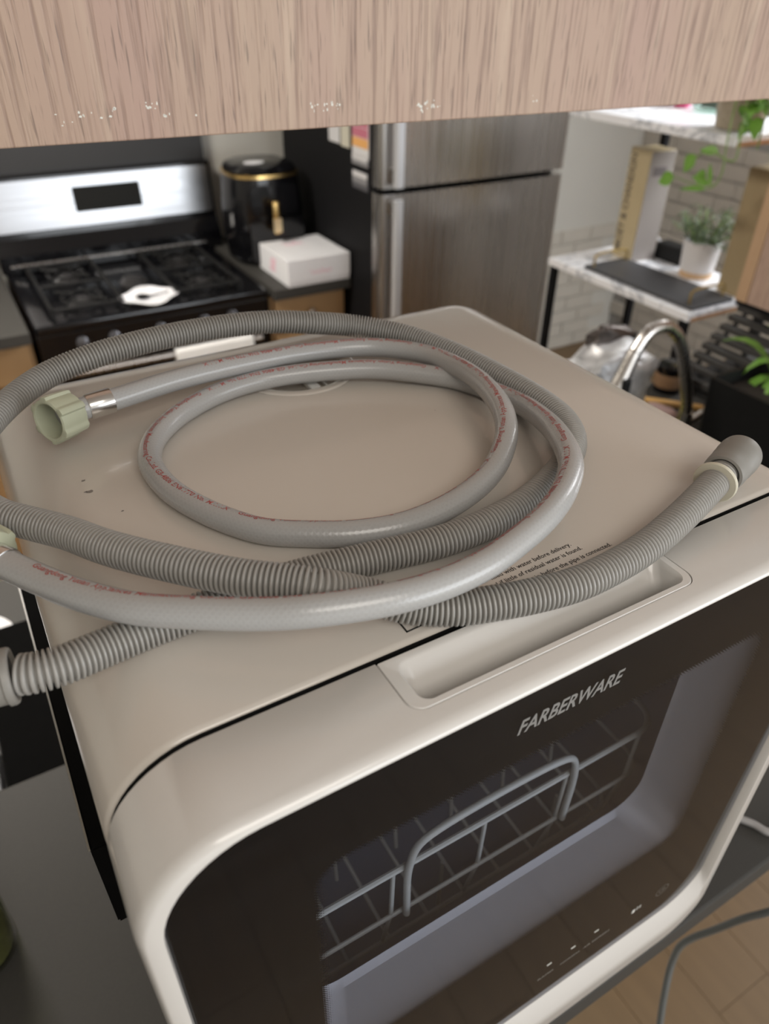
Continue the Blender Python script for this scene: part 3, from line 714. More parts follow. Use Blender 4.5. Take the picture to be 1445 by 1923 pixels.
SMOOTH = [(-0.1628, 0.2918, 1.5665), (-0.1417, 0.2944, 1.567), (-0.0992, 0.3031, 1.567), (-0.0505, 0.31, 1.565), (0.0044, 0.3119, 1.562), (0.0467, 0.3004, 1.561), (0.0728, 0.2718, 1.5615), (0.0791, 0.2437, 1.563), (0.0772, 0.2142, 1.5655), (0.0705, 0.1866, 1.567), (0.0625, 0.1645, 1.566), (0.0534, 0.1491, 1.563), (0.0406, 0.1361, 1.5595), (0.0255, 0.1253, 1.557), (0.0059, 0.1169, 1.555), (-0.0193, 0.1119, 1.553), (-0.044, 0.1118, 1.5522), (-0.0665, 0.1176, 1.5522), (-0.0829, 0.1258, 1.5522), (-0.1055, 0.141, 1.5522), (-0.117, 0.1558, 1.5522), (-0.1275, 0.1751, 1.5522), (-0.1359, 0.1981, 1.5522), (-0.1389, 0.2212, 1.5522), (-0.1376, 0.2389, 1.5522), (-0.1302, 0.2572, 1.5522), (-0.1157, 0.2749, 1.5522), (-0.0941, 0.2901, 1.5526), (-0.0678, 0.3005, 1.553), (-0.0386, 0.3021, 1.554), (-0.0009, 0.2929, 1.555), (0.0339, 0.2778, 1.5555), (0.0586, 0.2597, 1.5545), (0.0785, 0.2416, 1.553), (0.0893, 0.2214, 1.5525), (0.0937, 0.1946, 1.554), (0.0904, 0.1746, 1.558), (0.0825, 0.1505, 1.563), (0.0727, 0.1279, 1.5675), (0.0621, 0.1072, 1.5695), (0.0518, 0.0925, 1.5702), (0.0384, 0.0805, 1.5705), (0.0222, 0.0694, 1.571), (0.0044, 0.0606, 1.5712), (-0.0152, 0.0536, 1.5715), (-0.0384, 0.047, 1.572), (-0.0631, 0.0442, 1.573), (-0.0871, 0.0458, 1.574), (-0.1171, 0.0541, 1.5745), (-0.136, 0.0641, 1.573), (-0.1632, 0.0823, 1.5715), (-0.181, 0.097, 1.57), (-0.1981, 0.119, 1.5675), (-0.2119, 0.1416, 1.5655), (-0.2217, 0.1582, 1.565), (-0.2328, 0.178, 1.565)]
PITCH = 0.0023
hz = thing('drain_hose', 'thick grey corrugated drain hose coiled on top of the dishwasher', 'hose', (0, .2, T))
PD = smooth_pts(catmull(DRAIN, PITCH / 8), 90)
prof = [0.0, 0.0, 0.0, 0.0, -.0010, -.0028, -.0028, -.0010]
RD = .00835
hose_d = tube(PD[66:-72], lambda i, n: RD + prof[i % 8], 26)
obj('corrugated_tube', hose_d, GREYH, hz, smooth=False)
for p_ in bpy.data.objects['corrugated_tube'].data.polygons: p_.use_smooth = True
def along(P, i0, i1): return P[i0:i1]
def frame_at(P, i):
    t = (P[min(i + 6, len(P) - 1)] - P[max(i - 6, 0)]).normalized(); n = Vector((0, 0, 1)); n = (n - t * n.dot(t)).normalized(); return t, n, t.cross(n)
def lathe_on(p0, t, profile, seg=32, lob=None, cap=True):
    n = Vector((0, 0, 1)); n = (n - t * n.dot(t)).normalized(); b = t.cross(n); rings = []
    for (r, h) in profile:
        ring = []
        for k in range(seg):
            a = 2 * PI * k / seg; q = r + (lob(a, h) if lob else 0)
            ring.append(tuple(p0 + t * h + (n * math.cos(a) + b * math.sin(a)) * q))
        rings.append(ring)
    return loft(rings, cap, cap)
# right cuff and cream ring
ie = len(PD) - 1
PR_END = ie - 85
t_end = (PD[PR_END] - PD[PR_END - 60]).normalized()
t_end = Vector((t_end.x, t_end.y, 0.03)).normalized()
pR = PD[PR_END]
obj('end_cuff', lathe_on(pR, t_end, [(.0086, .0015), (.0098, .0), (.0112, .0004), (.0116, .0022), (.0118, .006), (.0118, .0145), (.0121, .0150), (.0121, .0205), (.0124, .0212), (.0124, .0262), (.0121, .0285), (.0108, .0293), (.0096, .0290), (.0090, .0270), (.0090, .012)], 40, cap=False), GREYC, hz, smooth=True, label='dull grey rubber cuff at the right end')
tR = (PD[ie - 121] - PD[ie - 135]).normalized()
obj('clip_ring', lathe_on(PD[ie - 121], tR, [(.0083, .0), (.0116, .0), (.0121, .0006), (.0121, .0018), (.0116, .0024), (.0083, .0024)], 40, cap=False), CREAM, hz, smooth=True, label='cream plastic ring behind the right cuff')
# left cuff
tL = (PD[0] - PD[30]).normalized()
obj('end_cuff', lathe_on(PD[58], tL, [(.0086, .0015), (.0100, .0), (.0112, .0003), (.0116, .0012), (.0116, .0030), (.0106, .0036), (.0106, .012), (.0110, .0125), (.0110, .026), (.0095, .027), (.0090, .025), (.0090, .01)], 40, cap=False), GREYC, hz, smooth=True, label='dull grey cuff at the left end')

def hose_skin():
    m, nt, b = nodes_of('grey_braided_hose')
    L = nt.links.new; N = nt.nodes.new
    b.inputs['Base Color'].default_value = (.43, .425, .415, 1); b.inputs['Roughness'].default_value = .26
    b.inputs['Coat Weight'].default_value = .3; b.inputs['Coat Roughness'].default_value = .2
    b.inputs['Subsurface Weight'].default_value = .12; b.inputs['Subsurface Radius'].default_value = (.003, .003, .003)
    uv = N('ShaderNodeUVMap'); sx = N('ShaderNodeSeparateXYZ'); L(uv.outputs[0], sx.inputs[0])
    def M(op, a, c):
        n = N('ShaderNodeMath'); n.operation = op
        for i, v in enumerate((a, c)):
            if isinstance(v, (int, float)): n.inputs[i].default_value = v
            elif v is not None: L(v, n.inputs[i])
        return n.outputs[0]
    s = M('MULTIPLY', sx.outputs[0], 2 * PI / .0030); a = M('MULTIPLY', sx.outputs[1], 2 * PI * 12)
    h = M('MAXIMUM', M('SINE', M('ADD', s, a), None), M('SINE', M('SUBTRACT', s, a), None))
    bp = N('ShaderNodeBump'); bp.inputs['Strength'].default_value = .10; bp.inputs['Distance'].default_value = .0003
    L(h, bp.inputs['Height']); L(bp.outputs[0], b.inputs['Normal'])
    mx = N('ShaderNodeMix'); mx.data_type = 'RGBA'; mx.inputs[6].default_value = (.382, .382, .377, 1); mx.inputs[7].default_value = (.396, .396, .391, 1)
    mr = N('ShaderNodeMapRange'); mr.inputs['From Min'].default_value = -.5; mr.inputs['From Max'].default_value = 1
    L(h, mr.inputs['Value']); L(mr.outputs[0], mx.inputs[0]); L(mx.outputs[2], b.inputs['Base Color'])
    return m
HOSE = hose_skin()
ih = thing('inlet_hose', 'smooth grey inlet hose with red lettering coiled over the corrugated hose', 'hose', (0, .2, T))
RS = .0069
PS = smooth_pts(catmull(SMOOTH, .0016), 5)
V, F, U = tube(PS, RS, 28, uv=True)
obj('braided_tube', (V, F), HOSE, ih, smooth=True, uvs=U)
CHROME = mat('crimped_ferrule_metal', (.70, .69, .67), .22, 1.0)
NUTM = mat('pale_green_plastic', (.44, .46, .34), .38, 0, .05, 60, sss=.12)
def fitting(P, i0, dirn, back=.0190, nd=None):
    """crimp ferrule, neck and ribbed nut at one end of the hose; dirn points away from the hose"""
    n = lathe_on(P[i0], dirn, [(.0070, -.0010), (.0076, -.0008), (.0078, 0), (.0078, .0135), (.0074, .0145), (.0060, .0150), (.0058, .0165), (.0068, .0172), (.0068, .0186), (.0055, .0192), (.0050, .0230)], 30)
    f = obj('ferrule', n, CHROME, ih, smooth=True, label='shiny crimped metal ferrule')
    p = P[i0] + dirn * back
    def lob(a, h):
        q = (a * 6 / (2 * PI)) % 1.0
        return .0016 * (1 if q < .22 else (max(0, 1 - (q - .22) / .12)))
    nd = Vector(nd).normalized() if nd else dirn
    prof_ = [(.0060, .0), (.0100, .0), (.0122, .0012), (.0128, .0030), (.0132, .0165), (.0130, .0190), (.0120, .0195), (.0108, .0190), (.0104, .0175), (.0104, .0045), (.0050, .0040)]
    seg = 96
    nn = Vector((0, 0, 1)); nn = (nn - nd * nn.dot(nd)).normalized(); bb = nd.cross(nn); rings = []
    for j, (r, h) in enumerate(prof_):
        rings.append([tuple(p + nd * h + (nn * math.cos(2 * PI * k / seg) + bb * math.sin(2 * PI * k / seg)) * (r + (lob(2 * PI * k / seg, h) if 2 <= j <= 5 else 0))) for k in range(seg)])
    nu = obj('coupling_nut', loft(rings, False, False), NUTM, ih, smooth=True, label='pale green plastic coupling nut')
    obj('washer', lathe_on(p, nd, [(.0102, .0048), (.0102, .0062), (.0065, .0066), (.0052, .0058), (.0052, .0046)], 32, cap=False), mat('washer_grey', (.25, .25, .24), .5) if 'washer_grey' not in bpy.data.materials else bpy.data.materials['washer_grey'], nu, smooth=True)
    obj('spigot', lathe_on(p, nd, [(.0046, .003), (.0046, .0085), (.0036, .0087), (.0034, .004)], 24, cap=True), CHROME, nu, smooth=True)
i0 = 12
dN = (PS[0] - PS[i0]).normalized(); dN = (dN + Vector((-.12, -.30, -.06))).normalized() if False else dN
fitting(PS, i0, dN, .0225, (-.84, -.52, .10))
j0 = len(PS) - 14
fitting(PS, j0, (PS[-1] - PS[j0]).normalized(), .0085)

# red lettering wrapped round the hose, running counter-clockwise
REVP = list(reversed(PS))
cum = [0.0]
for a, b in zip(REVP[:-1], REVP[1:]): cum.append(cum[-1] + (b - a).length)
TOT = cum[-1]
import bisect
FRR = []
for i in range(len(REVP)):
    t = (REVP[min(i + 2, len(REVP) - 1)] - REVP[max(i - 2, 0)]).normalized()
    n = Vector((-.10, .20 + .42 * t.x, .80)); n = (n - t * n.dot(t)).normalized(); FRR.append((t, n, n.cross(t)))
def at_len(s):
    s = min(max(s, 0), TOT - 1e-6); i = min(bisect.bisect_right(cum, s) - 1, len(REVP) - 2); f = (s - cum[i]) / (cum[i + 1] - cum[i])
    p = REVP[i].lerp(REVP[i + 1], f); t = FRR[i][0].lerp(FRR[i + 1][0], f); n = FRR[i][1].lerp(FRR[i + 1][1], f).normalized()
    return p, t, n, n.cross(t)
phrase = 'Guangdong Yutian Appliances Manufacturing Co.,Ltd. GB-4806 EN61770 No. M.1.1.X  '
g = text_geo(phrase, .0046, 0, 0, 'LEFT', .00004, 2)
def wrap(g, s0):
    V = []
    for v in g[0]:
        p, t, n, b = at_len(s0 + v[0]); a = (v[1] - .0014) / RS
        V.append(tuple(p + (n * math.cos(a) + b * math.sin(a)) * (RS + .00010)))
    return V, g[1]
plen = max(v[0] for v in g[0]) + .006
s0 = .04; parts = []
while s0 + plen < TOT - .03:
    parts.append(wrap(g, s0)); s0 += plen
obj('red_lettering', join(*parts), RED, ih, kind='stuff')

# grey power cord hanging below the ledge edge
cd = thing('power_cord', 'dark grey cord looping below the ledge at lower right', 'cord', (.25, .05, .9))
CORD = mat('grey_cord', (.10, .105, .10), .45, 0, .05, 60)
CORDP = [(0.397, -0.0302, 0.9737), (0.38, -0.0175, 0.9424), (0.3684, -0.0043, 0.9157), (0.3584, 0.0141, 0.8622), (0.3458, 0.0259, 0.833), (0.3365, 0.0301, 0.8143), (0.3269, 0.0261, 0.7856), (0.312, 0.0144, 0.7611), (0.2948, -0.0027, 0.7284), (0.2765, -0.0259, 0.6877), (0.2594, -0.0812, 0.5753)]
obj('cable', tube(catmull(CORDP, .004), .0042, 14), CORD, cd, smooth=True)
c2 = thing('pale_cable', 'pale grey cable lying on the ledge right of the dishwasher', 'cord', (.34, .02, BT))
obj('cable', tube(catmull([(.31, .12, BT + .0042), (.325, .075, BT + .0042), (.338, .045, BT + .0042), (.349, .028, BT + .0042), (.355, .014, BT + .0042), (.370, .008, BT + .0042), (.42, .012, BT + .0042), (.52, .05, BT + .0042)], .003), .0040, 12), mat('pale_cable_grey', (.30, .29, .285), .4), c2, smooth=True)

# ------------------------------------------------------------------ hanging cabinet above the peninsula
ang = math.atan2(.3905 - .4254, .5584 + .1573)
hc = thing('hanging_cabinet', 'limed oak cabinet hanging from the ceiling across the top of the view', 'cabinet', (.2005, .4079, 1.69), ang)
obj('front_panel', box((-1.15, 0, 0), (.62, .019, .728), .0010, 2), OAK, hc, local=True)
obj('carcass', box((-1.148, .0195, .002), (.618, .33, .728), .001, 1), OAK, hc, local=True)
CHIP = mat('white_paint_chip', (.80, .79, .72), .6)
rnd = random.Random(11); chips = []
for (cx_, cz_, n, sx_, sz_) in ((-.44, .022, 14, .030, .006), (-.345, .020, 6, .022, .002), (-.375, .028, 7, .006, .004), (-.19, .020, 16, .018, .004), (-.06, .0155, 18, .016, .006), (.09, .018, 3, .006, .004)):
    cx_ *= .69; cz_ *= .69; sx_ *= .69; sz_ *= .69
    for _ in range(n):
        x = cx_ + rnd.uniform(-1, 1) * sx_; z = cz_ + rnd.uniform(-1, 1) * sz_; a = rnd.uniform(.0003, .0012); h = rnd.uniform(.0005, .0020)
        chips.append(([(x - a, -.0001, z), (x + a * .6, -.0001, z - h * .4), (x + a, -.0001, z + h * .5), (x - a * .2, -.0001, z + h)], [(0, 1, 2, 3)]))
obj('paint_chips', join(*chips), CHIP, hc, local=True, kind='stuff')

# ------------------------------------------------------------------ stove
def range_knob(c, name='knob', parent=None):
    g = xf(lathe([(.020, 0), (.020, .006), (.015, .010), (.0145, .026), (.012, .028)], 20), Matrix.Translation(c) @ Matrix.Rotation(PI / 2, 4, 'X'))
    return obj(name, join(g, box((c[0] - .003, c[1] - .030, c[2] - .013), (c[0] + .003, c[1] - .024, c[2] + .013), .001, 1)), KNOBM, parent, smooth=True)
KNOBM = mat('knob_dark_chrome', (.10, .10, .11), .25, .6)
X0, X1, YF, YB = -.045, .720, 2.235, 2.90
st = thing('gas_range', 'black gas range with a stainless backguard at the back left', 'stove', (.34, 2.55, 0))
obj('body', box((X0, YF + .03, .02), (X1, YB, .885), .004), BLACKG, st)
obj('cooktop', loft([ringxy(X0, X1, YF - .005, YB - .02, .012, .885), ringxy(X0, X1, YF - .010, YB - .02, .015, .900), ringxy(X0 + .003, X1 - .003, YF - .006, YB - .022, .014, .912), ringxy(X0 + .012, X1 - .012, YF + .012, YB - .03, .014, .914),
     ringxy(X0 + .05, X1 - .05, YF + .055, YB - .085, .03, .908)], False, True), BLACKG, st, smooth=True)
obj('control_panel', box((X0, YF - .004, .80), (X1, YF + .03, .885), .004), BLACKG, st)
for x in (.085, .185, .335, .485, .585): range_knob((x, YF - .004, .845), parent=st)
od = obj('oven_door', box((X0 + .004, YF, .22), (X1 - .004, YF + .03, .79), .006), BLACKG, st)
obj('handle', join(tube([(X0 + .05, YF - .045, .765), (X1 - .05, YF - .045, .765)], .011, 14), box((X0 + .06, YF - .045, .757), (X0 + .08, YF + .002, .773), .003), box((X1 - .08, YF - .045, .757), (X1 - .06, YF + .002, .773), .003)), NICKEL, od, smooth=True)
obj('oven_window', box((X0 + .14, YF - .001, .36), (X1 - .14, YF + .002, .64), .0008, 1), BLACKG, od)
obj('drawer', box((X0 + .004, YF + .002, .05), (X1 - .004, YF + .03, .21), .005), BLACKG, st)
# backguard
DISPLAY = mat('dark_display', (.010, .010, .009), .5, spec=.15)
bgd = obj('backguard', loft([[(x, y, z) for (y, z) in ((2.80, .9148), (2.80, .975), (2.835, 1.022), (2.862, 1.215), (2.868, 1.222), (2.90, 1.222), (2.90, .9148))] for x in (X0 - .01, X1 + .045)], True, True), BLACKG, st)
def on_guard(x0, x1, z0, z1, out, m, name, r=.008):
    # slanted facia between (y 2.835,z 1.022) and (y 2.862,z 1.215)
    d = Vector((0, .027, .193)).normalized(); n = Vector((0, -d.z, d.y)); o_ = Vector((0, 2.835, 1.022))
    def P(x, s, e): return tuple(Vector((x, 0, 0)) + o_ + d * s + n * e)
    R0 = [P(p[0], p[1], -.001) for p in rr(x0, x1, z0, z1, r, 5)]; R1 = [P(p[0], p[1], out) for p in rr(x0, x1, z0, z1, r, 5)]
    return obj(name, loft([R0, R1], True, True), m, bgd)
on_guard(X0 + .004, X1 + .036, .022, .186, .003, STEELH, 'steel_facia', .012)
on_guard(.245, .487, .068, .152, .0045, DISPLAY, 'display_panel', .006)
obj('trim_strip', box((X0 + .02, 2.792, .936), (X1 - .02, 2.802, .944), .002), NICKEL, bgd)
# burners and grates
GRATE = mat('cast_iron_grate', (.012, .012, .012), .5, 0, .3, 90, .2, 200, spec=.25)
BUR = mat('burner_cap', (.025, .024, .025), .4)
for (bx, by) in ((.135, 2.40), (.135, 2.665), (.335, 2.53), (.535, 2.40), (.535, 2.665)):
    b_ = obj('burner', lathe([(.048, .908), (.046, .916), (.036, .920), (.036, .926), (.032, .929), (0, .930)], 28, (bx, by, 0), cap=False), BUR, st, smooth=True)
def grate(x0, x1, y0, y1, cs):
    g = []
    for (a, b) in (((x0, y0), (x1, y0)), ((x0, y1), (x1, y1)), ((x0, y0), (x0, y1)), ((x1, y0), (x1, y1)), ((x0, (y0 + y1) / 2), (x1, (y0 + y1) / 2))):
        g.append(box((min(a[0], b[0]) - .005, min(a[1], b[1]) - .005, .928), (max(a[0], b[0]) + .005, max(a[1], b[1]) + .005, .940), .002, 1))
    for (cx_, cy_) in cs:
        for k_ in range(4):
            an = k_ * PI / 2 + PI / 4
            p0 = Vector((cx_ + .028 * math.cos(an), cy_ + .028 * math.sin(an), .938)); p1 = Vector((cx_ + .098 * math.cos(an), cy_ + .098 * math.sin(an), .936))
            g.append(tube([p0, p1], .005, 6))
        ring = [(cx_ + .062 * math.cos(t * PI / 8), cy_ + .062 * math.sin(t * PI / 8), .934) for t in range(17)]
        g.append(tube(ring, .004, 6, caps=False))
    for (x, y) in ((x0, y0), (x1, y0), (x0, y1), (x1, y1)): g.append(box((x - .006, y - .006, .907), (x + .006, y + .006, .930), .001, 1))
    return join(*g)
obj('grate', grate(.025, .245, 2.30, 2.78, ((.135, 2.40), (.135, 2.665))), GRATE, st)
obj('grate', grate(.425, .645, 2.30, 2.78, ((.535, 2.40), (.535, 2.665))), GRATE, st)
# things on and by the stove
PLS = mat('white_melamine', (.85, .86, .90), .35)
sr = thing('spoon_rest', 'white ladle rest on the front middle of the black stove', 'spoon rest', (.335, 2.30, .914))
obj('dish', loft([[(.335 + a * math.cos(t) * (1 + .12 * math.cos(4 * t)), 2.315 + b * math.sin(t) * (1 + .12 * math.cos(4 * t)), z) for t in [i * 2 * PI / 40 for i in range(40)]]
     for (a, b, z) in ((.062, .060, .915), (.090, .088, .932), (.087, .085, .933), (.056, .054, .920))], True, True), PLS, sr, smooth=True)
obj('spoon', join(lathe([(0, .0), (.016, .002), (.022, .007)], 18, (.315, 2.325, .9215), cap=False), tube([(.330, 2.32, .9270), (.36, 2.31, .932), (.395, 2.30, .939)], .003, 8)), BLACKP, sr, smooth=True)
twl = thing('dish_towel', 'white striped towel hanging over the black oven door handle', 'towel', (.40, 2.19, .765))
TWM = mat('white_towel', (.82, .82, .80), .9, 0, .05, 300, .5, 400)
tv, tf = [], []
prof_t = [(-.016, -.25), (-.0165, -.12), (-.017, -.02), (-.012, .010), (0, .0165), (.013, .012), (.0165, -.02), (.0165, -.12), (.016, -.22)]
for i in range(29):
    x = .36 + i * .0098; wv = .004 * math.sin(i * 1.1) + .003 * math.sin(i * .43 + 1)
    for (dy, dz) in prof_t: tv.append((x, 2.19 + dy + (wv if dz < -.05 else 0) * (1 if dy < 0 else -.2), .765 + dz))
n9 = len(prof_t)
for i in range(28):
    for j in range(n9 - 1): tf.append((i * n9 + j, (i + 1) * n9 + j, (i + 1) * n9 + j + 1, i * n9 + j + 1))
twc = obj('cloth', (tv, tf), TWM, twl, smooth=True)
sm_ = twc.modifiers.new('thickness', 'SOLIDIFY'); sm_.thickness = .002
for zz in (.62, .66, .70):
    obj('stripe', ([(v[0], 2.1705 + .004 * math.sin((v[0] - .36) / .0098 * 1.1) + .003 * math.sin((v[0] - .36) / .0098 * .43 + 1) - .0005, zz + v[2]) for i in range(29) for v in ((.36 + i * .0098, 0, 0), (.36 + i * .0098, 0, .012))],
         [(2 * i, 2 * i + 2, 2 * i + 3, 2 * i + 1) for i in range(28)]), bpy.data.materials['dim_print'], twl)
# black splash panel
obj('splash_panel', box((-.42, 2.908, .95), (.765, 2.934, 1.62), .002), mat('charcoal_panel', (.030, .030, .031), .45, 0, .1, 6), None, label='charcoal splash panel on the wall behind the stove', cat='panel')

# counters either side of the stove
def base_unit(x0, x1, name_label, top_label):
    c = thing('base_cabinet', name_label, 'cabinet', ((x0 + x1) / 2, 2.5, 0))
    obj('carcass', box((x0, 2.262, .10), (x1, 2.93, .876), .001, 1), TANWOOD, c)
    obj('plinth', box((x0, 2.32, 0), (x1, 2.93, .10)), BLACKM, c)
    n = max(1, round((x1 - x0) / .42)); wd = (x1 - x0) / n
    for i in range(n):
        a = x0 + i * wd + .012; b = x0 + (i + 1) * wd - .012
        d1 = obj('drawer', box((a, 2.243, .745), (b, 2.262, .862), .003), TANWOOD, c)
        d2 = obj('door', box((a, 2.243, .12), (b, 2.262, .73), .003), TANWOOD, c)
        for dd, cc in ((d1, ((a + b) / 2, 2.243, .805)), (d2, (b - .04, 2.243, .68))):
            g = xf(lathe([(.006, 0), (.006, .012), (.014, .018), (.015, .024), (.010, .029)], 18), Matrix.Translation(cc) @ Matrix.Rotation(PI / 2, 4, 'X'))
            obj('knob', g, NICKEL, dd, smooth=True)
    w_ = obj('worktop', box((x0, 2.205, .877), (x1, 2.93, .914), .003), LAM)
    return tag(w_, top_label, 'counter')
base_unit(.735, 1.035, 'narrow maple drawer cabinet between stove and fridge', 'short grey worktop between the stove and the fridge')
base_unit(-1.40, -.060, 'maple base cabinet left of the stove', 'grey worktop running left from the stove')

# air fryer
AX, AY = .868, 2.60
af = thing('air_fryer', 'black air fryer with gold ring and gold handle beside the stove', 'air fryer', (AX, AY, .914))
def sq(r_, z, ex=.9):   # squarish round section
    R = []
    for i in range(48):
        t = 2 * PI * i / 48; c, s = math.cos(t), math.sin(t); k_ = (abs(c) ** 3 + abs(s) ** 3) ** (-1 / 3)
        R.append((AX + r_ * c * k_, AY + r_ * s * k_, z))
    return R
obj('body', loft([sq(.118, .914), sq(.130, .925), sq(.138, 1.00), sq(.138, 1.10), sq(.131, 1.19), sq(.128, 1.216)], True, True), BLACKG, af, smooth=True)
obj('gold_ring', loft([sq(.126, 1.2165), sq(.1315, 1.217), sq(.1305, 1.227), sq(.124, 1.2275)], True, True), GOLD, af, smooth=True, label='thin gold ring below the lid')
tp = obj('lid', loft([sq(.122, 1.228), sq(.125, 1.233), sq(.116, 1.248), (sq(.095, 1.256))], True, True), BLACKG, af, smooth=True)
obj('lid_badge', loft([[(AX - .035 + .038 * math.cos(t) * k_, AY - .045 + .026 * math.sin(t) * k_, z) for t in [i * 2 * PI / 28 for i in range(28)]] for k_, z in ((1, 1.255), (1, 1.2575))], True, True), PAPERW, tp)
fw = obj('basket_front', loft([[(AX + x, AY - .1365 - o_ - .006 * (1 - (x / .11) ** 2), z) for (x, z) in rr(-.105, .105, .935, 1.085, .025, 6)] for o_ in (0, .008)], True, True), BLACKG, af, smooth=True)
obj('window', loft([[(AX + x, AY - .129 - o_ + (z - 1.09) * .07 - .006 * (1 - (x / .11) ** 2), z) for (x, z) in rr(-.088, .088, 1.095, 1.195, .02, 6)] for o_ in (0, .006)], True, True), BLACKG, af, smooth=True)
hnd = obj('handle', join(box((AX - .030, AY - .188, 1.040), (AX - .004, AY - .168, 1.152), .006, 3), box((AX - .027, AY - .172, 1.045), (AX - .007, AY - .138, 1.063), .002), box((AX - .027, AY - .172, 1.130), (AX - .007, AY - .120, 1.148), .002)), GOLD, fw, smooth=True, label='upright gold handle')
obj('handle_grip', box((AX - .033, AY - .191, 1.046), (AX - .001, AY - .187, 1.095), .002), mat('pale_gold', (.85, .68, .42), .3, .8), hnd)

# white box
bx_ = thing('pastry_box', 'shallow white card box with pink printing beside the stove', 'box', (.912, 2.335, .914))
BXX0, BXX1, BYY0, BYY1 = .790, 1.032, 2.205, 2.470
obj('base', box((BXX0 + .002, BYY0 + .002, .9145), (BXX1 - .002, BYY1 - .002, 1.00), .001, 1), PAPERW, bx_)
ld_ = obj('lid', box((BXX0, BYY0, .928), (BXX1, BYY1, 1.006), .0015, 2), PAPERW, bx_)
obj('front_print', place(text_geo('Dessert', .024, .0002, .2, 'CENTER', .0003), (.93, BYY0 - .0006, .957), (1, 0, 0), (0, 0, 1)), PINKINK, ld_) if False else None
def scribble(seed, o_, ux, uy, n, w_, h_):
    r_ = random.Random(seed); g = []
    P = [Vector(o_) + Vector(ux) * (w_ * i / n) + Vector(uy) * (h_ * (.5 + .5 * math.sin(i * 1.9 + r_.random())) * (1 if i % 5 else 1.5)) for i in range(n + 1)]
    return tube(catmull(P, .002), .0007, 6)
obj('script_print', scribble(2, (.875, BYY0 - .0002, .950), (1, 0, 0), (0, 0, 1), 18, .085, .011), PINKINK, ld_)
obj('script_print', scribble(5, (.860, 2.375, 1.0061), (1, 0, 0), (0, 1, 0), 16, .075, .030), PINKINK, ld_)
obj('emblem_print', join(*[scribble(s_, (BXX0 - .0002, 2.365 - s_ * .004, .935 + s_ * .010), (0, -1, 0), (0, 0, 1), 10, .045 - s_ * .002, .010) for s_ in range(5)]), PINKINK, ld_)

# ------------------------------------------------------------------ fridge
FX0, FX1, FYF, FYB, FH = 1.045, 1.805, 2.00, 2.78, 1.70
fr = thing('refrigerator', 'stainless top freezer refrigerator with black sides', 'fridge', (1.425, 2.4, 0))
obj('cabinet', box((FX0, FYF + .065, .03), (FX1, FYB, FH), .006), BLACKM, fr)
def fdoor(z0, z1, nm):
    secs = []
    pts = [(FX0 - .002, FYF + .062), (FX0 - .002, FYF + .022), (FX0 + .006, FYF + .008), (FX0 + .03, FYF + .002), (FX0 + .12, FYF - .001), (1.425, FYF - .004), (FX1 - .12, FYF - .001), (FX1 - .03, FYF + .002), (FX1 - .006, FYF + .008), (FX1 + .002, FYF + .022), (FX1 + .002, FYF + .062)]
    d = obj(nm, loft([[(x, y, z) for x, y in pts] for z in (z0, z1)], True, True), STEEL, fr, smooth=True)
    return d
ud = fdoor(1.250, FH, 'freezer_door'); ldr = fdoor(.09, 1.232, 'fridge_door')
def fhandle(z0, z1, par):
    P = [(x, y) for x, y in rr(1.060, 1.092, FYF - .058, FYF - .034, .010, 5)]
    g = loft([[(x, y, z) for x, y in P] for z in (z0, z1)], True, True)
    h = obj('handle', g, mat('satin_handle', (.52, .53, .55), .34, .25) if 'satin_handle' not in bpy.data.materials else bpy.data.materials['satin_handle'], par, smooth=True)
    for za in (z0 + .01, z1 - .05): obj('handle_mount', box((1.066, FYF - .036, za), (1.088, FYF + .006, za + .04), .003), STEEL, par, smooth=True)
fhandle(1.262, 1.62, ud); fhandle(.60, 1.225, ldr)
obj('toe_grille', box((FX0 + .01, FYF + .03, .01), (FX1 - .01, FYF + .07, .085), .002), BLACKM, fr)
for (x) in (FX0 + .05, FX1 - .05):
    for y in (FYF + .1, FYB - .05): obj('foot', lathe([(.02, 0), (.02, .032)], 12, (x, y, 0)), BLACKM, fr)
# magnets and cards on the black side
def magnet(nm, label, y0, y1, z0, z1, cols, th=.004):
    m_ = thing(nm, label, 'magnet', (FX0, (y0 + y1) / 2, z0), 0, 'cards and magnets on the fridge side')
    n = len(cols); h = (z1 - z0) / n
    b0 = obj('card', box((FX0 - th, y0, z0), (FX0 - .0003, y1, z1), .0006, 1), cols[0], m_)
    for i, c in enumerate(cols[1:]):
        obj('printed_band', box((FX0 - th - .0008, y0 + .003, z0 + (i + 1) * h - .0), (FX0 - th + .0002, y1 - .003, z0 + (i + 2) * h - .002), .0002, 1), c, m_)
CB = mat('card_blue', (.20, .24, .33), .5); CT = mat('card_beige', (.55, .53, .44), .5); CR_ = mat('card_rose', (.50, .16, .22), .5); CO = mat('card_orange', (.72, .38, .13), .5); CG = mat('card_grey', (.24, .24, .25), .5); CW = mat('card_white', (.62, .62, .63), .5); CD = mat('card_dark', (.09, .09, .10), .5)
magnet('fridge_card', 'pale and blue card high on the black fridge side, furthest from the handle', 2.285, 2.365, 1.342, 1.46, [CW, CB])
magnet('fridge_card', 'beige card on the black fridge side between blue and rose cards', 2.215, 2.275, 1.338, 1.46, [CT])
magnet('photo_strip', 'rose and orange printed card on the black fridge side nearest the handle', 2.085, 2.195, 1.322, 1.47, [CW, CO, CR_, CR_, CW])
magnet('fridge_magnet', 'grey striped magnet just below the rose and orange card', 2.090, 2.198, 1.298, 1.328, [CG, CW])
magnet('fridge_magnet', 'lowest dark and white magnet on the black fridge side', 2.092, 2.196, 1.225, 1.280, [CD, CG, CW])

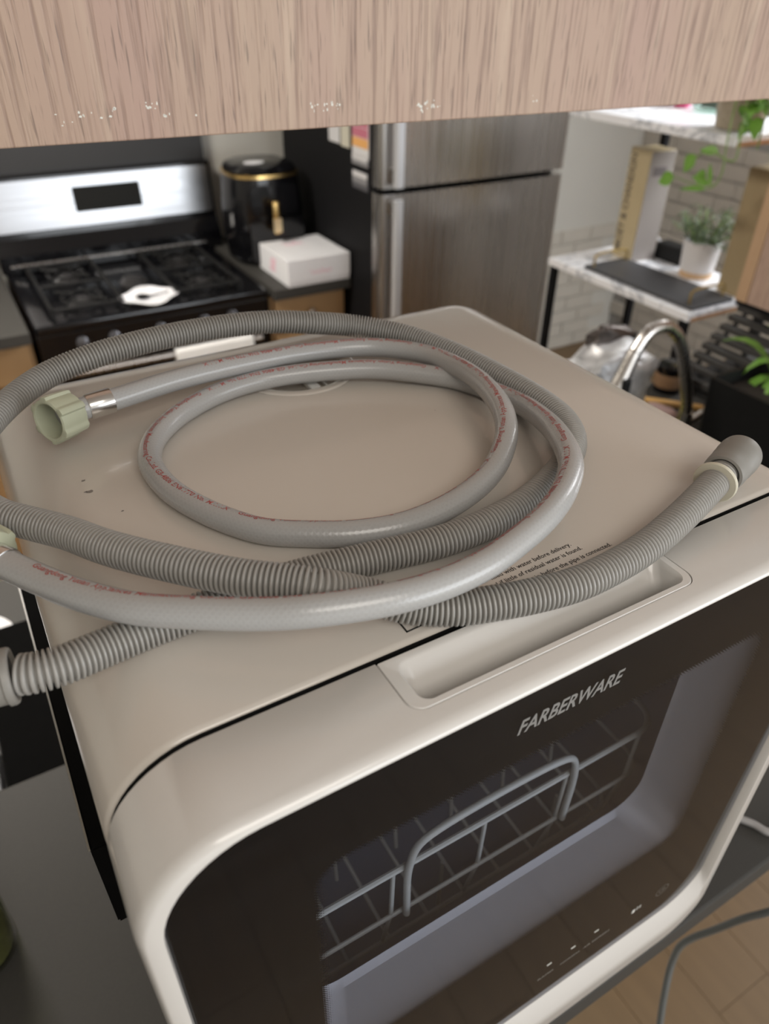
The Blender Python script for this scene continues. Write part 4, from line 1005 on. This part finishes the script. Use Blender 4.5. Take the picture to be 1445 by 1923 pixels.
# ------------------------------------------------------------------ open shelf stand
SXA, SXB, SYA, SYB = 1.49, 1.86, 1.10, 1.68
ss = thing('shelf_stand', 'black metal stand with white marble shelves right of the fridge', 'shelf', (1.67, 1.39, 0))
for z, zt in ((1.062, 'lower'), (1.497, 'upper')):
    s_ = obj('shelf_board', box((SXA, SYA, z - .022), (SXB, SYB, z), .0015), MARBLE, ss)
    obj('end_edge', box((SXA + .01, SYA - .0015, z - .024), (SXB - .004, SYA + .001, z - .012), .0004, 1), mat('copper_edge', (.45, .25, .13), .4) if 'copper_edge' not in bpy.data.materials else bpy.data.materials['copper_edge'], s_)
for (x, y) in ((SXA + .004, SYA + .01), (SXA + .004, SYB - .03), (SXB - .02, SYA + .01), (SXB - .024, SYB - .075)):
    obj('leg', box((x, y, 0.0), (x + .022, y + .022, 1.04), .001, 1), BLACKM, ss)
    if not (y < 1.2): obj('upright', box((x, y, 1.0622), (x + .022, y + .022, 1.475), .001, 1), BLACKM, ss) if x > 1.7 else None
obj('upright', box((SXA + .15, SYB - .012, 1.0622), (SXA + .165, SYB - .002, 1.475), .001, 1), BLACKM, ss) if False else None
obj('upright', box((SXB - .022, SYA + .004, 1.0622), (SXB - .002, SYA + .024, 1.475), .001, 1), BLACKM, ss)
obj('cross_bar', box((SXA + .02, SYB - .022, .40), (SXB - .02, SYB - .008, .414), .001, 1), BLACKM, ss)

# champagne gift boxes
KR = mat('gift_box_gold', (.50, .41, .25), .45, 0, .1, 12); KG = mat('gift_box_grey', (.33, .30, .28), .45, 0, .06, 12)
def gift_box(label, c, rot, hgt, wd, m1, m2, word):
    t = thing('gift_box', label, 'box', c, rot)
    h2 = wd / 2
    b_ = obj('carton', box((-h2, -h2, .0005), (h2, h2, hgt), .0015, 1), m1, t, local=True)
    obj('side_panel', box((h2 - .0005, -h2 + .002, .002), (h2 + .0006, h2 - .002, hgt - .002), .0002, 1), m2, t, local=True)
    obj('side_panel', box((-h2 + .002, -h2 - .0006, .002), (h2 - .002, -h2 + .0005, hgt - .002), .0002, 1), m2, t, local=True)
    if word:
        g = text_geo(word, .030, .0002, 0, 'LEFT', .0004); xs = [v[0] for v in g[0]]; s = (hgt - .04) / (max(xs) - min(xs))
        g = ([(v[0] * s, v[1] * 1.25, v[2]) for v in g[0]], g[1])
        # reads upward on the face that looks left (-x)
        obj('side_lettering', place(g, (-h2 - .0006, .014, .02), (0, 0, 1), (0, 1, 0)) if False else place(g, (-h2 - .0004, -.013 + .024, .022), (0, 0, 1), (0, -1, 0)) if False else
            (lambda gg: obj_geo_flip(gg))(place(g, (-h2 - .0006, .013, .022), (0, 0, 1), (0, 1, 0))), mat('box_ink', (.10, .085, .07), .5), t, local=True)
        obj('label_mark', box((-.030, -h2 - .0012, hgt - .07), (.020, -h2 - .0004, hgt - .045), .0002, 1), mat('box_label_dark', (.16, .14, .14), .5), t, local=True)
    return t
def obj_geo_flip(g): return (g[0], [tuple(reversed(f)) for f in g[1]])
gift_box('tall gold and grey bottle box with black lettering on the marble shelf', (1.745, 1.560, 1.062), -.12, .325, .095, KR, KG, 'MO\u00cbT & CHANDON')
gift_box('tall tan box with pale edge at the near end of the marble shelf', (1.757, 1.165, 1.062), .05, .335, .075, mat('tan_card', (.36, .28, .16), .5), mat('tan_card_pale', (.40, .33, .22), .5), None)

# slate tray
tr = thing('serving_tray', 'dark slate tray with two brass handles on the marble shelf', 'tray', (1.60, 1.33, 1.062))
obj('tray_board', box((1.515, 1.115, 1.0625), (1.685, 1.54, 1.073), .002), mat('dark_slate', (.045, .046, .050), .5, 0, .15, 20, .15, 60), tr)
for y in (1.140, 1.515):
    obj('handle', tube(smooth_pts(catmull([(1.53, y, 1.072), (1.53, y, 1.102), (1.535, y, 1.107), (1.66, y, 1.107), (1.665, y, 1.102), (1.665, y, 1.072)], .003), 2), .0035, 8), BRASS, tr, smooth=True, label='brass bar handle')

# potted bush
pb = thing('potted_shrub', 'small grey green bushy plant in a white pot on the marble shelf', 'plant', (1.755, 1.33, 1.0735))
PXc, PYc = 1.772, 1.325
obj('pot', lathe([(.046, 1.0795), (.050, 1.082), (.056, 1.165), (.056, 1.168), (.052, 1.168), (.050, 1.150), (0, 1.150)], 36, (PXc, PYc, 0), cap=False), mat('white_ceramic', (.70, .68, .68), .3), pb, smooth=True)
obj('wood_base', lathe([(.044, 1.0625), (.048, 1.0635), (.0485, 1.079), (.046, 1.0797)], 36, (PXc, PYc, 0)), mat('pale_wood_base', (.62, .42, .25), .5), pb, smooth=True)
rnd = random.Random(5); fo = []; stv = []
for i in range(34):
    a = rnd.uniform(0, 2 * PI); e = rnd.uniform(.15, 1.5); L_ = rnd.uniform(.07, .125)
    d = Vector((math.cos(a) * math.cos(e), math.sin(a) * math.cos(e), math.sin(e) * 1.0)); b_ = Vector((PXc, PYc, 1.155)) + Vector((math.cos(a), math.sin(a), 0)) * .02
    stv.append(tube([b_, b_ + d * L_ * .5 + Vector((0, 0, .006)), b_ + d * L_], .0012, 4))
    for k_ in range(24):
        q = b_ + d * L_ * rnd.uniform(.15, 1.05) + Vector((rnd.gauss(0, .008), rnd.gauss(0, .008), rnd.gauss(0, .008)))
        fo.append(leaf_geo(q, (rnd.uniform(-1, 1), rnd.uniform(-1, 1), rnd.uniform(-.2, 1)), (0, .1, 1), rnd.uniform(.010, .018), .006, .2, .2, 2))
obj('stems', join(*stv), STEMM, pb, kind='stuff'); obj('foliage', join(*fo), LEAFD, pb, kind='stuff')

# white cord and box at the back of the shelf
bcn = thing('small_box', 'small black box at the wall end of the marble shelf behind the white pot', 'box', (1.83, 1.47, 1.062))
obj('case', box((1.795, 1.405, 1.0625), (1.855, 1.52, 1.115), .006), BLACKP, bcn)
wcb = thing('white_charger', 'white plug and looped cord behind the gold bottle box', 'charger', (1.83, 1.62, 1.062))
obj('plug', box((1.810, 1.590, 1.0625), (1.845, 1.63, 1.09), .006), PAPERW, wcb, smooth=True)
obj('cord', tube(catmull([(1.825, 1.59, 1.078), (1.822, 1.56, 1.10), (1.826, 1.54, 1.115), (1.835, 1.53, 1.10), (1.84, 1.525, 1.075), (1.84, 1.53, 1.066)], .004), .0025, 8), PAPERW, wcb, smooth=True)

# upper shelf things
ub = thing('pink_bowl', 'small bright pink bowl on the upper marble shelf', 'bowl', (1.795, 1.535, 1.497))
obj('bowl', lathe([(.0, 1.4975), (.018, 1.4975), (.022, 1.500), (.036, 1.520), (.040, 1.545), (.038, 1.545), (.033, 1.521), (.0, 1.503)], 32, (1.795, 1.535, 0), cap=False), mat('bright_pink', (.72, .05, .22), .3), ub, smooth=True)
gb = thing('glass_dish', 'clear glass dish on the upper marble shelf beside the pink bowl', 'dish', (1.80, 1.42, 1.497))
obj('dish', lathe([(.0, 1.4975), (.040, 1.4975), (.046, 1.502), (.062, 1.535), (.060, 1.536), (.044, 1.504), (.0, 1.501)], 36, (1.79, 1.43, 0), cap=False), glass_mat('clear_glass', (.80, .88, .84), .03), gb, smooth=True)
vp = thing('trailing_plant', 'vine plant trailing down from the upper marble shelf', 'plant', (1.62, 1.17, 1.497))
VX, VY = 1.60, 1.185
obj('pot', lathe([(.050, 1.4975), (.055, 1.500), (.065, 1.585), (.065, 1.590), (.060, 1.590), (.057, 1.575), (0, 1.575)], 32, (VX, VY, 0), cap=False), mat('woven_pot', (.32, .27, .20), .8, 0, .4, 80, .5, 200), vp, smooth=True)
vines = [[(1.56, 1.17, 1.585), (1.51, 1.14, 1.57), (1.482, 1.118, 1.51), (1.478, 1.11, 1.46), (1.478, 1.105, 1.42), (1.48, 1.118, 1.388), (1.482, 1.14, 1.375)],
         [(1.56, 1.16, 1.585), (1.52, 1.12, 1.575), (1.483, 1.085, 1.51), (1.478, 1.08, 1.45), (1.478, 1.10, 1.448), (1.478, 1.15, 1.458), (1.479, 1.185, 1.445), (1.480, 1.20, 1.42)],
         [(1.60, 1.13, 1.585), (1.56, 1.08, 1.575), (1.52, 1.06, 1.53), (1.51, 1.05, 1.47)]]
for P in vines: obj('vine', tube(catmull(P, .006), .0022, 6), STEMM, vp, smooth=True)
for b_, d_, L_, W_, u_ in (((1.479, 1.195, 1.445), (0, .5, -.8), .045, .034, (-1, 0, 0)), ((1.479, 1.130, 1.460), (0, .9, .1), .055, .022, (-1, .1, .5)), ((1.48, 1.245, 1.385), (0, .8, -.25), .050, .034, (-1, 0, 0)),
     ((1.479, 1.13, 1.385), (0, .25, .9), .060, .014, (-1, 0, 0)), ((1.479, 1.135, 1.385), (-.1, .7, .3), .055, .020, (-1, 0, 0)), ((1.48, 1.14, 1.375), (0, 1, -.05), .080, .012, (-1, 0, 0)), ((1.479, 1.15, 1.40), (0, .6, .2), .03, .03, (-1, 0, 0)),
     ((1.52, 1.15, 1.59), (-.6, -.3, .5), .07, .04, (0, 0, 1)), ((1.55, 1.14, 1.59), (-.2, -.8, .6), .08, .045, (0, 0, 1)), ((1.58, 1.16, 1.59), (-.7, .5, .6), .07, .04, (0, 0, 1)), ((1.60, 1.13, 1.585), (.3, -.9, .3), .08, .045, (0, 0, 1)),
     ((1.54, 1.11, 1.565), (-.6, -.6, -.1), .06, .035, (0, 0, 1)), ((1.52, 1.08, 1.54), (-.5, -.5, -.6), .055, .03, (-.5, 0, .8)), ((1.62, 1.2, 1.59), (.2, .4, 1), .09, .04, (0, -1, .2)), ((1.57, 1.12, 1.585), (-.5, 0, .9), .08, .04, (0, -1, .2))):
    obj('leaf', leaf_geo(b_, d_, u_, L_, W_, .2, .15), LEAFM, vp, smooth=True)
rl_ = random.Random(21)
for _ in range(16):
    obj('leaf', leaf_geo((rl_.uniform(1.50, 1.60), rl_.uniform(1.09, 1.20), rl_.uniform(1.53, 1.595)), (rl_.uniform(-1, .1), rl_.uniform(-1, .3), rl_.uniform(-.2, .8)), (0, 0, 1), rl_.uniform(.05, .08), rl_.uniform(.025, .04), .2, .3), LEAFM, vp, smooth=True)
obj('vine', tube(catmull([(1.480, 1.12, 1.388), (1.48, 1.18, 1.38), (1.48, 1.245, 1.385)], .006), .0015, 6), STEMM, vp, smooth=True)

# oak cabinet end on the right
rc = thing('side_cabinet', 'limed oak wall cabinet end at the right frame edge', 'cabinet', (1.66, .75, 1.14))
OAKS = oak_mat('limed_oak_side', (0.52, 0.37, 0.29), (0.30, 0.19, 0.14), (0.43, 0.30, 0.24))
obj('side_panel', box((1.497, .35, 1.140), (1.515, .952, 2.415), .001, 1), OAKS, rc)
obj('face_frame', box((1.495, .953, 1.140), (1.86, .985, 2.415), .001, 1), mat('maple_edge', (.50, .33, .20), .45, 0, .1, 10), rc)
obj('under_shadow_strip', box((1.50, .352, 1.128), (1.85, .984, 1.1395)), BLACKM, rc)  # black strip stands in for the shadow gap under the side panel
obj('carcass', box((1.5155, .352, 1.145), (1.86, .952, 2.414)), OAKS, rc)
# jars under the near end of the shelf
cj = thing('storage_canister', 'black canister with a brown label under the near end of the marble shelf', 'canister', (1.56, 1.075, .914))
cn = mat('canister_brown', (.22, .13, .07), .5, 0, .3, 40)
tag(cj)
obj('jar', lathe([(.0, .9145), (.045, .9145), (.048, .918), (.048, 1.00), (.044, 1.006), (0, 1.007)], 28, (1.485, 1.0, 0), cap=False), BLACKG, cj, smooth=True) if False else obj('jar', lathe([(.0, 1.1125 - .198), (.034, .9145), (.036, .918), (.036, .985), (.032, .990), (0, .991)], 28, (1.345, 1.005, 0), cap=False), BLACKG, cj, smooth=True)
obj('label_band', lathe([(.0364, .930), (.0366, .931), (.0366, .965), (.0364, .966)], 28, (1.345, 1.005, 0), cap=False), cn, cj, smooth=True)

for o in list(bpy.data.objects):
    if o.name.startswith(('tmp_', 'txt')): bpy.data.objects.remove(o)
bpy.data.materials.remove(TMP)
